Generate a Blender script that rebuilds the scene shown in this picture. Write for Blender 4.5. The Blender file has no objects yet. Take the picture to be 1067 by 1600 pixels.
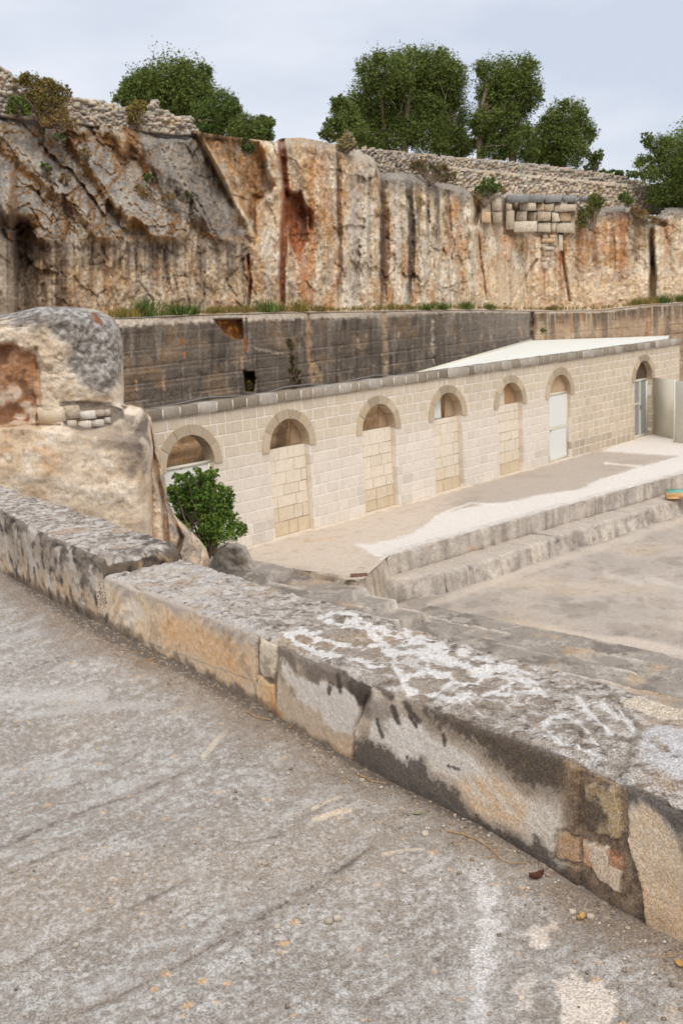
import bpy, math, random
import numpy as np
from mathutils import Matrix
random.seed(7); RG = np.random.default_rng(7)
S = bpy.context.scene; COL = S.collection

# ------------------------------------------------------------------ camera
FPX, PW, PH = 1600.0, 1067.0, 1600.0            # focal length and photo size in photo pixels
_p, _r = math.radians(11.1), math.radians(-3.4)
FWD = np.array([0, math.cos(_p), -math.sin(_p)]); _rt = np.array([1., 0, 0]); _up = np.cross(_rt, FWD)
CR = _rt*math.cos(_r) + _up*math.sin(_r); CU = -_rt*math.sin(_r) + _up*math.cos(_r)
cam = bpy.data.cameras.new('camera'); camo = bpy.data.objects.new('camera', cam); COL.objects.link(camo)
camo.matrix_world = Matrix(((CR[0], CU[0], -FWD[0], 0), (CR[1], CU[1], -FWD[1], 0), (CR[2], CU[2], -FWD[2], 0), (0, 0, 0, 1)))
cam.sensor_fit = 'VERTICAL'; cam.sensor_height = 36; cam.sensor_width = 24; cam.lens = 36*FPX/PH
cam.clip_start = .05; cam.clip_end = 2000
cam.dof.use_dof = True; cam.dof.focus_distance = 3.0; cam.dof.aperture_fstop = 11.0
S.camera = camo

# ------------------------------------------------------------------ sky and sun (bright overcast)
SUN_EL, SUN_AZ = math.radians(52), math.radians(163)     # azimuth from +Y towards +X
W = bpy.data.worlds.new('World'); S.world = W; W.use_nodes = True
nt = W.node_tree; nt.nodes.clear()
def wn(t, **k):
    n = nt.nodes.new(t)
    for a, b in k.items(): setattr(n, a, b)
    return n
sky = wn('ShaderNodeTexSky', sky_type='NISHITA', sun_disc=False); sky.sun_elevation = SUN_EL; sky.sun_rotation = SUN_AZ
sky.air_density = 1.0; sky.dust_density = 2.0
tc = wn('ShaderNodeTexCoord'); mp = wn('ShaderNodeMapping'); mp.inputs['Scale'].default_value = (1.1, 1.1, 3.2); mp.inputs['Location'].default_value = (.35, .1, .25)
nz = wn('ShaderNodeTexNoise'); nz.inputs['Scale'].default_value = 1.6; nz.inputs['Detail'].default_value = 6; nz.inputs['Roughness'].default_value = .5
cr = wn('ShaderNodeValToRGB'); cr.color_ramp.elements[0].position = .40; cr.color_ramp.elements[1].position = .62
cr.color_ramp.elements[0].color = (4.5, 4.9, 5.7, 1); cr.color_ramp.elements[1].color = (6.7, 6.75, 7.1, 1)
mx = wn('ShaderNodeMixRGB'); mx.inputs['Fac'].default_value = .9
bg = wn('ShaderNodeBackground'); bg.inputs['Strength'].default_value = .1
out = wn('ShaderNodeOutputWorld'); L = nt.links.new
L(tc.outputs['Generated'], mp.inputs['Vector']); L(mp.outputs[0], nz.inputs['Vector']); L(nz.outputs['Fac'], cr.inputs['Fac'])
L(sky.outputs[0], mx.inputs[1]); L(cr.outputs[0], mx.inputs[2]); L(mx.outputs[0], bg.inputs['Color']); L(bg.outputs[0], out.inputs[0])
sl = bpy.data.lights.new('sun', 'SUN'); sl.energy = 1.5; sl.angle = math.radians(38); sl.color = (1, .955, .89)
so = bpy.data.objects.new('sun', sl); COL.objects.link(so)
_sd = np.array([math.sin(SUN_AZ)*math.cos(SUN_EL), math.cos(SUN_AZ)*math.cos(SUN_EL), math.sin(SUN_EL)])
from mathutils import Vector
so.rotation_euler = Vector(_sd).to_track_quat('Z', 'Y').to_euler()
so.location = (3, -5, 12)
S.view_settings.view_transform = 'Standard'; S.view_settings.look = 'None'; S.view_settings.gamma = 1
S.view_settings.use_curve_mapping = False; S.view_settings.exposure = 0.55

# ------------------------------------------------------------------ survey: photo measurements to metres (eye at the origin)
def ray(px, py):
    px = np.asarray(px, float)[..., None]; py = np.asarray(py, float)[..., None]
    return FWD*FPX + CR*(px-PW/2) - CU*(py-PH/2)
def onz(px, py, z):
    d = ray(px, py); z = np.asarray(z, float); return d*(z/d[..., 2])[..., None]
def at_depth(px, py, D):
    d = ray(px, py); return d*(np.asarray(D, float)/d[..., 1])[..., None]
def proj(P):
    P = np.asarray(P, float); d = P@FWD
    return PW/2 + FPX*(P@CR)/d, PH/2 - FPX*(P@CU)/d

# ------------------------------------------------------------------ noise
_perm = np.random.default_rng(3).permutation(512).astype(np.int64); _perm = np.concatenate([_perm]*3)
_grad = np.random.default_rng(4).normal(size=(512, 3)); _grad /= np.linalg.norm(_grad, axis=1)[:, None]
def h3(i, j, k): return _perm[(_perm[(_perm[i & 511] + j) & 511] + k) & 511]
def pn(P):
    Pi = np.floor(P).astype(np.int64); f = P-Pi; w = f*f*f*(f*(f*6-15)+10); r = 0
    for a in (0, 1):
        for b in (0, 1):
            for c in (0, 1):
                g = _grad[h3(Pi[..., 0]+a, Pi[..., 1]+b, Pi[..., 2]+c)]
                d = g[..., 0]*(f[..., 0]-a) + g[..., 1]*(f[..., 1]-b) + g[..., 2]*(f[..., 2]-c)
                r = r + d*(w[..., 0] if a else 1-w[..., 0])*(w[..., 1] if b else 1-w[..., 1])*(w[..., 2] if c else 1-w[..., 2])
    return r*1.6
def fbm(P, sc=1., o=4, seed=0, g=.5):
    P = np.asarray(P, float)*np.asarray(sc, float) + seed*17.31; r = 0; a = 1; t = 0
    for i in range(o): r = r + a*pn(P); t += a; a *= g; P = P*2.03 + 5.7
    return r/t
def ridge(P, sc=1., o=4, seed=0):
    P = np.asarray(P, float)*np.asarray(sc, float) + seed*13.7; r = 0; a = 1; t = 0
    for i in range(o): r = r + a*(1-2*np.abs(pn(P))); t += a; a *= .5; P = P*2.1 + 3.3
    return r/t
_jit = np.random.default_rng(5).random((512, 3)); _cid = np.random.default_rng(6).random(512)
def cell(P, sc=1., seed=0):
    P = np.asarray(P, float)*np.asarray(sc, float) + seed*9.17; Pi = np.floor(P).astype(np.int64)
    F1 = np.full(P.shape[:-1], 9.); F2 = F1.copy(); idv = F1*0
    zr = (-1, 0, 1)
    for a in (-1, 0, 1):
        for b in (-1, 0, 1):
            for c in zr:
                h = h3(Pi[..., 0]+a, Pi[..., 1]+b, Pi[..., 2]+c)
                q = Pi + np.array([a, b, c]) + _jit[h]; d = np.sqrt(((q-P)**2).sum(-1))
                m = d < F1; F2 = np.where(m, F1, np.minimum(F2, d)); idv = np.where(m, _cid[h], idv); F1 = np.where(m, d, F1)
    return F1, F2, idv
def ss(a, b, x):
    t = np.clip((np.asarray(x, float)-a)/(b-a), 0, 1); return t*t*(3-2*t)
def P3(x, y, z=0.): x, y = np.broadcast_arrays(x, y); return np.stack([x, y, x*0+z], -1)
def dline(x, y, pts):
    """distance to a polyline"""
    r = np.full(np.shape(x), 1e9)
    for (ax, ay), (bx, by) in zip(pts[:-1], pts[1:]):
        vx, vy = bx-ax, by-ay; t = np.clip(((x-ax)*vx + (y-ay)*vy)/(vx*vx+vy*vy+1e-9), 0, 1)
        r = np.minimum(r, np.hypot(x-ax-t*vx, y-ay-t*vy))
    return r
def spoly(x, y, pts):
    """signed distance to a polygon, positive inside"""
    d = dline(x, y, list(pts)+[pts[0]]); ins = np.zeros(np.shape(x), bool); n = len(pts)
    for i in range(n):
        ax, ay = pts[i]; bx, by = pts[(i+1) % n]
        c = ((ay > y) != (by > y)); xx = (bx-ax)*(y-ay)/((by-ay) if by != ay else 1e-9) + ax
        ins ^= c & (x < xx)
    return np.where(ins, d, -d)
def lin(r, g, b, k=1.):
    c = np.array([r, g, b])/255.; return np.where(c <= .04045, c/12.92, ((c+.055)/1.055)**2.4)*k
def mixc(A, B, m):
    m = np.clip(m, 0, 1)[..., None]; return A*(1-m) + np.asarray(B)*m
def base(shape, c): return np.broadcast_to(np.asarray(c), tuple(shape)+(3,)).copy()

# ------------------------------------------------------------------ materials
def new_mat(name):
    m = bpy.data.materials.new(name); m.use_nodes = True; t = m.node_tree; t.nodes.clear(); return m, t
def paint_mat(name, scale, bump=.01, var=.35, pits=.0, rough=.92, col=None, rnd=0., streak=False, spec=.25, fine=4., grit=0.):
    """stone, dirt or paint: colour attribute (or flat colour) varied by noise, with noise relief"""
    m, t = new_mat(name); N = t.nodes.new; L = t.links.new
    o = N('ShaderNodeOutputMaterial'); b = N('ShaderNodeBsdfPrincipled'); L(b.outputs[0], o.inputs[0])
    b.inputs['Roughness'].default_value = rough; b.inputs['Specular IOR Level'].default_value = spec
    geo = N('ShaderNodeNewGeometry'); mp = N('ShaderNodeMapping'); L(geo.outputs['Position'], mp.inputs['Vector'])
    mp.inputs['Scale'].default_value = (scale, scale, scale*(.25 if streak else 1))
    if col is None:
        a = N('ShaderNodeAttribute'); a.attribute_name = 'Col'; src = a.outputs['Color']
    else:
        a = N('ShaderNodeRGB'); a.outputs[0].default_value = (*col, 1); src = a.outputs[0]
    n1 = N('ShaderNodeTexNoise'); n1.inputs['Scale'].default_value = 1; n1.inputs['Detail'].default_value = 7; n1.inputs['Roughness'].default_value = .62; L(mp.outputs[0], n1.inputs['Vector'])
    n2 = N('ShaderNodeTexNoise'); n2.inputs['Scale'].default_value = fine; n2.inputs['Detail'].default_value = 5; n2.inputs['Roughness'].default_value = .7; L(mp.outputs[0], n2.inputs['Vector'])
    def math_(op, x, y, clampit=False):
        k = N('ShaderNodeMath'); k.operation = op; k.use_clamp = clampit
        for i, v in enumerate((x, y)):
            if isinstance(v, (int, float)): k.inputs[i].default_value = v
            else: L(v, k.inputs[i])
        return k.outputs[0]
    f = math_('ADD', math_('MULTIPLY', math_('SUBTRACT', n1.outputs['Fac'], .5), var*2.2), math_('MULTIPLY', math_('SUBTRACT', n2.outputs['Fac'], .5), var*1.6))
    f = math_('ADD', f, 1.0)
    hgt = math_('ADD', math_('MULTIPLY', n1.outputs['Fac'], 1.), math_('MULTIPLY', n2.outputs['Fac'], .5))
    if pits:
        v = N('ShaderNodeTexVoronoi'); v.inputs['Scale'].default_value = fine*1.3; L(mp.outputs[0], v.inputs['Vector'])
        v.inputs['Randomness'].default_value = 1
        pit = N('ShaderNodeMapRange'); pit.inputs['From Min'].default_value = .04; pit.inputs['From Max'].default_value = .26; L(v.outputs['Distance'], pit.inputs['Value'])
        msk = math_('GREATER_THAN', n1.outputs['Fac'], .5)
        pv = math_('MAXIMUM', pit.outputs[0], math_('SUBTRACT', 1.0, msk))
        f = math_('MULTIPLY', f, math_('ADD', math_('MULTIPLY', pv, pits), 1-pits)); hgt = math_('ADD', hgt, math_('MULTIPLY', pv, .35))
    if grit:
        n3 = N('ShaderNodeTexNoise'); n3.inputs['Scale'].default_value = fine*.95; n3.inputs['Detail'].default_value = 6; n3.inputs['Roughness'].default_value = .75; L(mp.outputs[0], n3.inputs['Vector'])
        def mr(a, b, lo, hi):
            k = N('ShaderNodeMapRange'); k.inputs['From Min'].default_value = a; k.inputs['From Max'].default_value = b; k.inputs['To Min'].default_value = lo; k.inputs['To Max'].default_value = hi; L(n3.outputs['Fac'], k.inputs['Value']); return k.outputs[0]
        n4 = N('ShaderNodeTexNoise'); n4.inputs['Scale'].default_value = .16; n4.inputs['Detail'].default_value = 4; L(mp.outputs[0], n4.inputs['Vector'])
        k4 = N('ShaderNodeMapRange'); k4.inputs['From Min'].default_value = .38; k4.inputs['From Max'].default_value = .62; k4.inputs['To Min'].default_value = .25; L(n4.outputs['Fac'], k4.inputs['Value'])
        amt = math_('MULTIPLY', k4.outputs[0], a.outputs['Alpha'] if col is None else 1.0)
        g_ = math_('SUBTRACT', math_('MULTIPLY', mr(.40, .465, 1-grit, 1), mr(.54, .61, 1, 1+grit*.6)), 1.0)
        f = math_('MULTIPLY', f, math_('ADD', math_('MULTIPLY', g_, amt), 1.0)); hgt = math_('ADD', hgt, mr(.36, .5, 0, .5*min(1, grit*2)))
    if rnd:
        oi = N('ShaderNodeObjectInfo'); f = math_('MULTIPLY', f, math_('ADD', math_('MULTIPLY', oi.outputs['Random'], rnd), 1-rnd*.5))
    vm = N('ShaderNodeVectorMath'); vm.operation = 'SCALE'; L(src, vm.inputs[0]); L(f, vm.inputs['Scale'])
    hs = N('ShaderNodeHueSaturation'); L(vm.outputs[0], hs.inputs['Color'])
    L(math_('ADD', math_('MULTIPLY', math_('SUBTRACT', n1.outputs['Fac'], .5), -.9), 1.), hs.inputs['Saturation'])
    L(hs.outputs[0], b.inputs['Base Color'])
    bp = N('ShaderNodeBump'); bp.inputs['Strength'].default_value = 1; bp.inputs['Distance'].default_value = bump; L(hgt, bp.inputs['Height']); L(bp.outputs[0], b.inputs['Normal'])
    return m
def leaf_mat(name):
    m, t = new_mat(name); N = t.nodes.new; L = t.links.new
    o = N('ShaderNodeOutputMaterial'); a = N('ShaderNodeAttribute'); a.attribute_name = 'Col'
    d = N('ShaderNodeBsdfPrincipled'); d.inputs['Roughness'].default_value = .6; d.inputs['Specular IOR Level'].default_value = .3
    tr = N('ShaderNodeBsdfTranslucent'); mx = N('ShaderNodeMixShader'); mx.inputs[0].default_value = .28
    L(a.outputs['Color'], d.inputs['Base Color']); L(a.outputs['Color'], tr.inputs['Color'])
    L(d.outputs[0], mx.inputs[1]); L(tr.outputs[0], mx.inputs[2]); L(mx.outputs[0], o.inputs[0]); return m
def glass_mat(name, col, rough=.15):
    m, t = new_mat(name); N = t.nodes.new; L = t.links.new
    o = N('ShaderNodeOutputMaterial'); b = N('ShaderNodeBsdfPrincipled'); L(b.outputs[0], o.inputs[0])
    b.inputs['Base Color'].default_value = (*col, 1); b.inputs['Roughness'].default_value = rough; b.inputs['Specular IOR Level'].default_value = .35
    n = N('ShaderNodeTexNoise'); n.inputs['Scale'].default_value = 1.5; bp = N('ShaderNodeBump'); bp.inputs['Distance'].default_value = .01; L(n.outputs[0], bp.inputs['Height']); L(bp.outputs[0], b.inputs['Normal']); return m

M_CLIFF = paint_mat('cliff_rock', 4., .04, .22, pits=.15, fine=3.5, grit=.34)
M_CUT = paint_mat('cut_rock', 6., .02, .22, pits=.2, fine=3.5, grit=.35)
M_ROCK = paint_mat('outcrop_rock', 12., .008, .16, pits=.2, fine=3.5, grit=.3)
M_NEAR = paint_mat('weathered_stone', 45., .005, .18, pits=.3, fine=4.2, grit=.38)
M_GROUND = paint_mat('terrace_pavement', 40., .0035, .18, pits=.35, fine=4.2, grit=.32)
M_YARD = paint_mat('yard_surface', 9., .01, .14, pits=.15, fine=4, grit=.22)
M_STEP = paint_mat('step_stone', 10., .012, .24, pits=.3, fine=3.5, grit=.4)
M_BLOCK = paint_mat('building_stone', 7., .004, .1, pits=.08, rnd=.08, fine=4, grit=.12)
M_WALLST = paint_mat('building_stone_plain', 7., .004, .12, pits=.08, fine=5)
M_MORTAR = paint_mat('mortar', 14., .006, .1, col=lin(230, 221, 209))
M_JOINT = paint_mat('dark_joint', 14., .006, .2, col=lin(186, 160, 128, .9))
M_COPING = paint_mat('coping_stone', 9., .01, .3, pits=.2, rnd=.3, fine=5)
M_ROOF = paint_mat('roof_sheet', 1.5, .004, .08, col=lin(228, 227, 218), rough=.85, spec=.1)
M_WHITE = paint_mat('white_paint', 3., .001, .03, col=lin(226, 224, 214), rough=.5)
M_FRAME = paint_mat('cream_frame', 3., .001, .03, col=lin(214, 208, 190), rough=.5)
M_DARK = paint_mat('dark_interior', 3., .01, .2, col=lin(105, 84, 66, .8))
M_GLASSW = glass_mat('frosted_glass', lin(222, 222, 216), .5)
M_GLASSB = glass_mat('blue_glass', lin(146, 150, 150), .3)
M_LEAF = leaf_mat('leaves'); M_BARK = paint_mat('bark', 12., .02, .3, col=lin(150, 132, 112, .8), streak=True)
M_DRYST = paint_mat('drystone', 8., .02, .25, pits=.2, fine=4)
M_CARD = paint_mat('cardboard', 6., .002, .1, col=lin(205, 165, 120)); M_TEAL = paint_mat('teal_card', 6., .002, .1, col=lin(128, 178, 160))
M_RUST = paint_mat('rusty_metal', 40., .002, .3, col=lin(128, 92, 74)); M_PEB = paint_mat('pebble_stone', 90., .002, .25, rnd=.5, col=lin(196, 182, 165))
M_STRAW = paint_mat('straw', 60., .001, .3, col=lin(176, 138, 96)); M_DLEAF = paint_mat('dead_leaf', 90., .001, .3, col=lin(92, 58, 44))
M_YLEAF = paint_mat('yellow_leaf', 90., .001, .3, col=lin(186, 148, 90)); M_GLEAF = paint_mat('green_leaf', 90., .001, .3, col=lin(136, 140, 96))
M_PIPE = paint_mat('cable_rubber', 10., .001, .1, col=lin(120, 115, 108))

# ------------------------------------------------------------------ object helpers
def props(o, label=None, cat=None, group=None, kind=None):
    if label: o['label'] = label
    if cat: o['category'] = cat
    if group: o['group'] = group
    if kind: o['kind'] = kind
    return o
def empty(name, loc, label=None, cat=None, group=None, kind=None):
    o = bpy.data.objects.new(name, None); o.location = tuple(float(v) for v in loc); o.empty_display_size = .2; COL.objects.link(o)
    return props(o, label, cat, group, kind)
def mk(name, V, Fc, mat, parent=None, C=None, smooth=True, kind=None, label=None, cat=None, group=None, A=None):
    V = np.asarray(V, float).reshape(-1, 3)
    if parent is not None: org = np.array(parent.location) if parent.parent is None else np.array(parent.location)+np.array(parent.parent.location)
    else: org = np.array([V[:, 0].mean(), V[:, 1].mean(), V[:, 2].min()])
    me = bpy.data.meshes.new(name); Vl = (V-org).astype(np.float32)
    if isinstance(Fc, np.ndarray) and Fc.ndim == 2:
        k = Fc.shape[1]; me.vertices.add(len(Vl)); me.vertices.foreach_set('co', Vl.ravel())
        me.loops.add(Fc.size); me.loops.foreach_set('vertex_index', Fc.astype(np.int32).ravel())
        me.polygons.add(len(Fc)); me.polygons.foreach_set('loop_start', np.arange(0, Fc.size, k, dtype=np.int32))
        me.polygons.foreach_set('loop_total', np.full(len(Fc), k, np.int32)); me.update(calc_edges=True)
    else: me.from_pydata(Vl.tolist(), [], [list(map(int, f)) for f in Fc]); me.update()
    if smooth: me.polygons.foreach_set('use_smooth', np.ones(len(me.polygons), bool))
    if C is not None:
        C = np.asarray(C, float)
        if C.ndim == 1: C = np.broadcast_to(C, (len(V), 3))
        at = me.color_attributes.new('Col', 'FLOAT_COLOR', 'POINT')
        at.data.foreach_set('color', np.concatenate([np.clip(C.reshape(-1, 3), 0, 1), np.ones((len(V), 1)) if A is None else np.asarray(A, float).reshape(-1, 1)], 1).astype(np.float32).ravel())
    me.materials.append(mat)
    o = bpy.data.objects.new(name, me); COL.objects.link(o)
    if parent is not None: o.parent = parent
    else: o.location = tuple(org)
    return props(o, label, cat, group, kind)
def gfaces(nr, nc):
    i = np.arange(nr*nc).reshape(nr, nc)
    return np.stack([i[:-1, :-1], i[:-1, 1:], i[1:, 1:], i[1:, :-1]], -1).reshape(-1, 4)
def compact(V, F, C=None):
    u, inv = np.unique(F, return_inverse=True); return V[u], inv.reshape(F.shape), (None if C is None else C[u])
def box_vf(o, ax, ay, az, x0, x1, y0, y1, z0, z1, bev=0., jit=0.):
    """box in a local frame; bevel rounds the side facing -y (the front)"""
    o = np.asarray(o, float)
    if bev:
        pts = [(x0, y1, z0), (x1, y1, z0), (x1, y1, z1), (x0, y1, z1), (x0, y0+bev, z0), (x1, y0+bev, z0), (x1, y0+bev, z1), (x0, y0+bev, z1),
               (x0+bev, y0, z0+bev), (x1-bev, y0, z0+bev), (x1-bev, y0, z1-bev), (x0+bev, y0, z1-bev)]
        F = [(3, 2, 1, 0), (0, 1, 5, 4), (1, 2, 6, 5), (2, 3, 7, 6), (3, 0, 4, 7), (4, 5, 9, 8), (5, 6, 10, 9), (6, 7, 11, 10), (7, 4, 8, 11), (8, 9, 10, 11)]
    else:
        pts = [(x0, y0, z0), (x1, y0, z0), (x1, y1, z0), (x0, y1, z0), (x0, y0, z1), (x1, y0, z1), (x1, y1, z1), (x0, y1, z1)]
        F = [(0, 3, 2, 1), (4, 5, 6, 7), (0, 1, 5, 4), (1, 2, 6, 5), (2, 3, 7, 6), (3, 0, 4, 7)]
    p = np.array(pts, float)
    if jit: p = p + RG.normal(size=p.shape)*jit
    return o + p[:, :1]*ax + p[:, 1:2]*ay + p[:, 2:]*az, np.array(F)
def join(parts):
    V = []; F = []; C = []; k = 0
    for p in parts:
        V.append(p[0]); F.append(np.asarray(p[1])+k); k += len(p[0])
        if len(p) > 2: C.append(np.broadcast_to(p[2], (len(p[0]), 3)))
    return np.concatenate(V), np.concatenate(F), (np.concatenate(C) if C else None)
EX, EY, EZ = np.eye(3)
def tube(pts, radii, n=7):
    pts = np.asarray(pts, float); V = []; 
    for i, p in enumerate(pts):
        t = pts[min(i+1, len(pts)-1)]-pts[max(i-1, 0)]; t /= np.linalg.norm(t)+1e-9
        a = np.cross(t, EX if abs(t[0]) < .9 else EY); a /= np.linalg.norm(a); b = np.cross(t, a)
        th = np.arange(n)/n*2*np.pi; V.append(p + radii[i]*(np.cos(th)[:, None]*a + np.sin(th)[:, None]*b))
    F = [(i*n+j, i*n+(j+1) % n, (i+1)*n+(j+1) % n, (i+1)*n+j) for i in range(len(pts)-1) for j in range(n)]
    return np.concatenate(V), np.array(F)
def stone_vf(c, ax, ay, az, sx, sy, sz, jit=.12, box=.82):
    """lumpy 24-triangle stone"""
    g = [(-1, -1, -1), (1, -1, -1), (1, 1, -1), (-1, 1, -1), (-1, -1, 1), (1, -1, 1), (1, 1, 1), (-1, 1, 1)]
    p = np.array(g, float)*box + RG.normal(size=(8, 3))*jit
    f = np.array([(0, 0, -1), (0, 0, 1), (0, -1, 0), (1, 0, 0), (0, 1, 0), (-1, 0, 0)], float)*1.02 + RG.normal(size=(6, 3))*jit*.6
    p = np.concatenate([p, f])*np.array([sx, sy, sz])/2
    Q = [((0, 3, 2, 1), 8), ((4, 5, 6, 7), 9), ((0, 1, 5, 4), 10), ((1, 2, 6, 5), 11), ((2, 3, 7, 6), 12), ((3, 0, 4, 7), 13)]
    F = [(q[i], q[(i+1) % 4], c0) for q, c0 in Q for i in range(4)]
    return np.asarray(c) + p[:, :1]*ax + p[:, 1:2]*ay + p[:, 2:]*az, np.array(F)

# ================================================================== THE BUILDING'S LINE
A47 = math.radians(47); U = np.array([math.cos(A47), math.sin(A47), 0]); NB = np.array([-U[1], U[0], 0])   # along the facade, into the building
OFF, ZP, ZT = 17.26, -5.2, -1.80           # facade distance, platform level, top of wall
def fp(t, y=0., z=0.):
    t, y, z = np.broadcast_arrays(np.asarray(t, float), y, z)
    return t[..., None]*U + (OFF+y)[..., None]*NB + (ZP+z)[..., None]*EZ

# ================================================================== YARD, PLATFORM, STEPS
def resample(pts, n):
    pts = np.asarray(pts, float); d = np.r_[0, np.cumsum(np.linalg.norm(np.diff(pts, axis=0), axis=1))]
    s = np.linspace(0, d[-1], n); return np.stack([np.interp(s, d, pts[:, k]) for k in range(pts.shape[1])], -1)
def ground_col(P, q, tone, var=1.):
    n = fbm(P, (.5, .5, .5), 5, 1); n2 = fbm(P, (3, 3, 3), 5, 2)
    C = base(n.shape, tone); C = mixc(C, lin(146, 136, 126), ss(-.05, .3, n)*.55*var); C = mixc(C, lin(214, 190, 158), ss(.02, .35, -n)*.35*var)
    C = mixc(C, lin(120, 108, 98), ss(.15, .45, n2)*.4*var); return C
mk('ground', [(-400, -300, -6.6), (400, -300, -6.6), (400, 600, -6.6), (-400, 600, -6.6)], [(0, 1, 2, 3)], M_STEP, C=lin(165, 150, 135), kind='structure')

# lower yard
xs = np.r_[np.linspace(-500, 520, 30), np.linspace(524, 1080, 300), np.linspace(1090, 1500, 30)]; ys = np.r_[np.linspace(700, 775, 12), np.linspace(778, 1090, 190)]
X, Y = np.meshgrid(xs, ys); V = onz(X, Y, -6.1); n = fbm(V, .35, 4, 3); V[..., 2] += n*.05 + fbm(V, 2, 3, 4)*.012
C = ground_col(V, (X, Y), lin(176, 163, 149))
C = mixc(C, lin(150, 138, 124), ss(18, -18, np.abs(Y-(960+.12*(X-800)) + 26*n))*.6)
for pts, w, col, k in [([(860, 985), (960, 1000), (1067, 1020), (1300, 1050)], 11, lin(214, 198, 180), .75), ([(945, 897), (1000, 912)], 8, lin(206, 196, 184), .6), ([(1010, 905), (1067, 918)], 6, lin(206, 196, 184), .6),
                       ([(700, 1000), (800, 975), (860, 985)], 9, lin(206, 176, 140), .4), ([(670, 945), (760, 915), (860, 880), (1067, 812)], 9, lin(216, 200, 180), .5), ([(1060, 900), (1060, 1020)], 5, lin(190, 180, 170), .3)]:
    C = mixc(C, col, ss(w, w*.2, dline(X, Y, pts) + 7*fbm(V, 1.3, 4, 9))*k)
th = (X-850)*.9; C = mixc(C, lin(205, 192, 178), ss(.35, .6, ridge(V, (.9, .9, 1), 4, 5))*.35)
V[..., 2] = np.where(spoly(V[..., 0], V[..., 1], [(-30, 60), (-30, 10), (0.2, 20), (1.3, 21.0), (40, 60)]) > 0, V[..., 2]-.3, V[..., 2])
mk('lower_yard', V, gfaces(*X.shape), M_YARD, C=C, kind='structure')

# platform top
F_ = [(-7.5, 26.3), (-1.95, 21.15), (-.6, 20.3), (.35, 19.55), (.92, 21.25), (2.37, 22.61), (5.03, 24.95), (9.95, 29.23), (17, 35.3)]
B_t = [9, 15.3, 16.4, 17.2, 18.0, 20.6, 24.5, 31.5, 40.5]
k = np.linspace(0, 8, 430); fx = np.interp(k, range(9), [p[0] for p in F_]); fy = np.interp(k, range(9), [p[1] for p in F_]); bt = np.interp(k, range(9), B_t)
w = np.linspace(0, 1, 150)[:, None]; Bp = fp(bt, .25)[..., :2]
PX = fx[None]*(1-w) + Bp[None, :, 0]*w; PY = fy[None]*(1-w) + Bp[None, :, 1]*w; V = P3(PX, PY, ZP)
qx, qy = proj(V); nz1 = fbm(V, .6, 5, 11); nz2 = fbm(V, 3, 4, 12)
V[..., 2] += nz1*.03*(1-w) + nz2*.008*np.minimum(1, (1-w)*10)
C = base(PX.shape, lin(206, 190, 172)); C = mixc(C, lin(180, 167, 153), ss(640, 760, qx)*ss(0.5, .25, np.abs(w+0*PX-.62)+nz1*.3)*.85)
C = mixc(C, lin(158, 145, 132), ss(.05, .4, nz1)*ss(600, 700, qx)*.4); C = mixc(C, lin(212, 180, 142), ss(.1, .45, fbm(V, 1.2, 4, 14))*ss(560, 480, qx)*.8)
C = mixc(C, lin(176, 160, 143), ss(.1, .4, nz2)*.4)
wz = nz1*16 + nz2*7
white = spoly(qx, qy, [(555, 851), (640, 836), (680, 806), (740, 792), (825, 777), (898, 765), (960, 742), (1000, 730), (1067, 712), (1250, 660), (1250, 745), (1067, 742), (850, 805), (605, 878)])
C = mixc(C, lin(225, 217, 207), ss(-2, 2, white + wz*.35)*.95)
C = mixc(C, lin(225, 217, 207), ss(-2, 2, spoly(qx, qy, [(934, 706), (985, 684), (1250, 640), (1250, 690), (1067, 712), (1030, 712)]) + wz*.25)*.95)
C = mixc(C, lin(230, 222, 210), ss(4, 1, dline(qx, qy, [(690, 802), (735, 786), (780, 790)]) + wz*.3)*.8)
C = mixc(C, lin(228, 218, 204), ss(3.5, 1, dline(qx, qy, [(945, 724), (1000, 729)]) + wz*.2)*.8)
dw = (1-w)*np.hypot(fx-Bp[:, 0], fy-Bp[:, 1])[None]
C = mixc(C, lin(226, 212, 192), ss(.55, .3, dw+nz2*.3)*.8)
C = mixc(C, lin(190, 160, 125), ss(.3, .45, fbm(V, 1.6, 4, 15))*ss(620, 500, qx)*.7)
platform = empty('platform', (0, 22, ZP), kind='structure')
mk('paving', V, gfaces(*PX.shape), M_YARD, platform, C=C)
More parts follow.
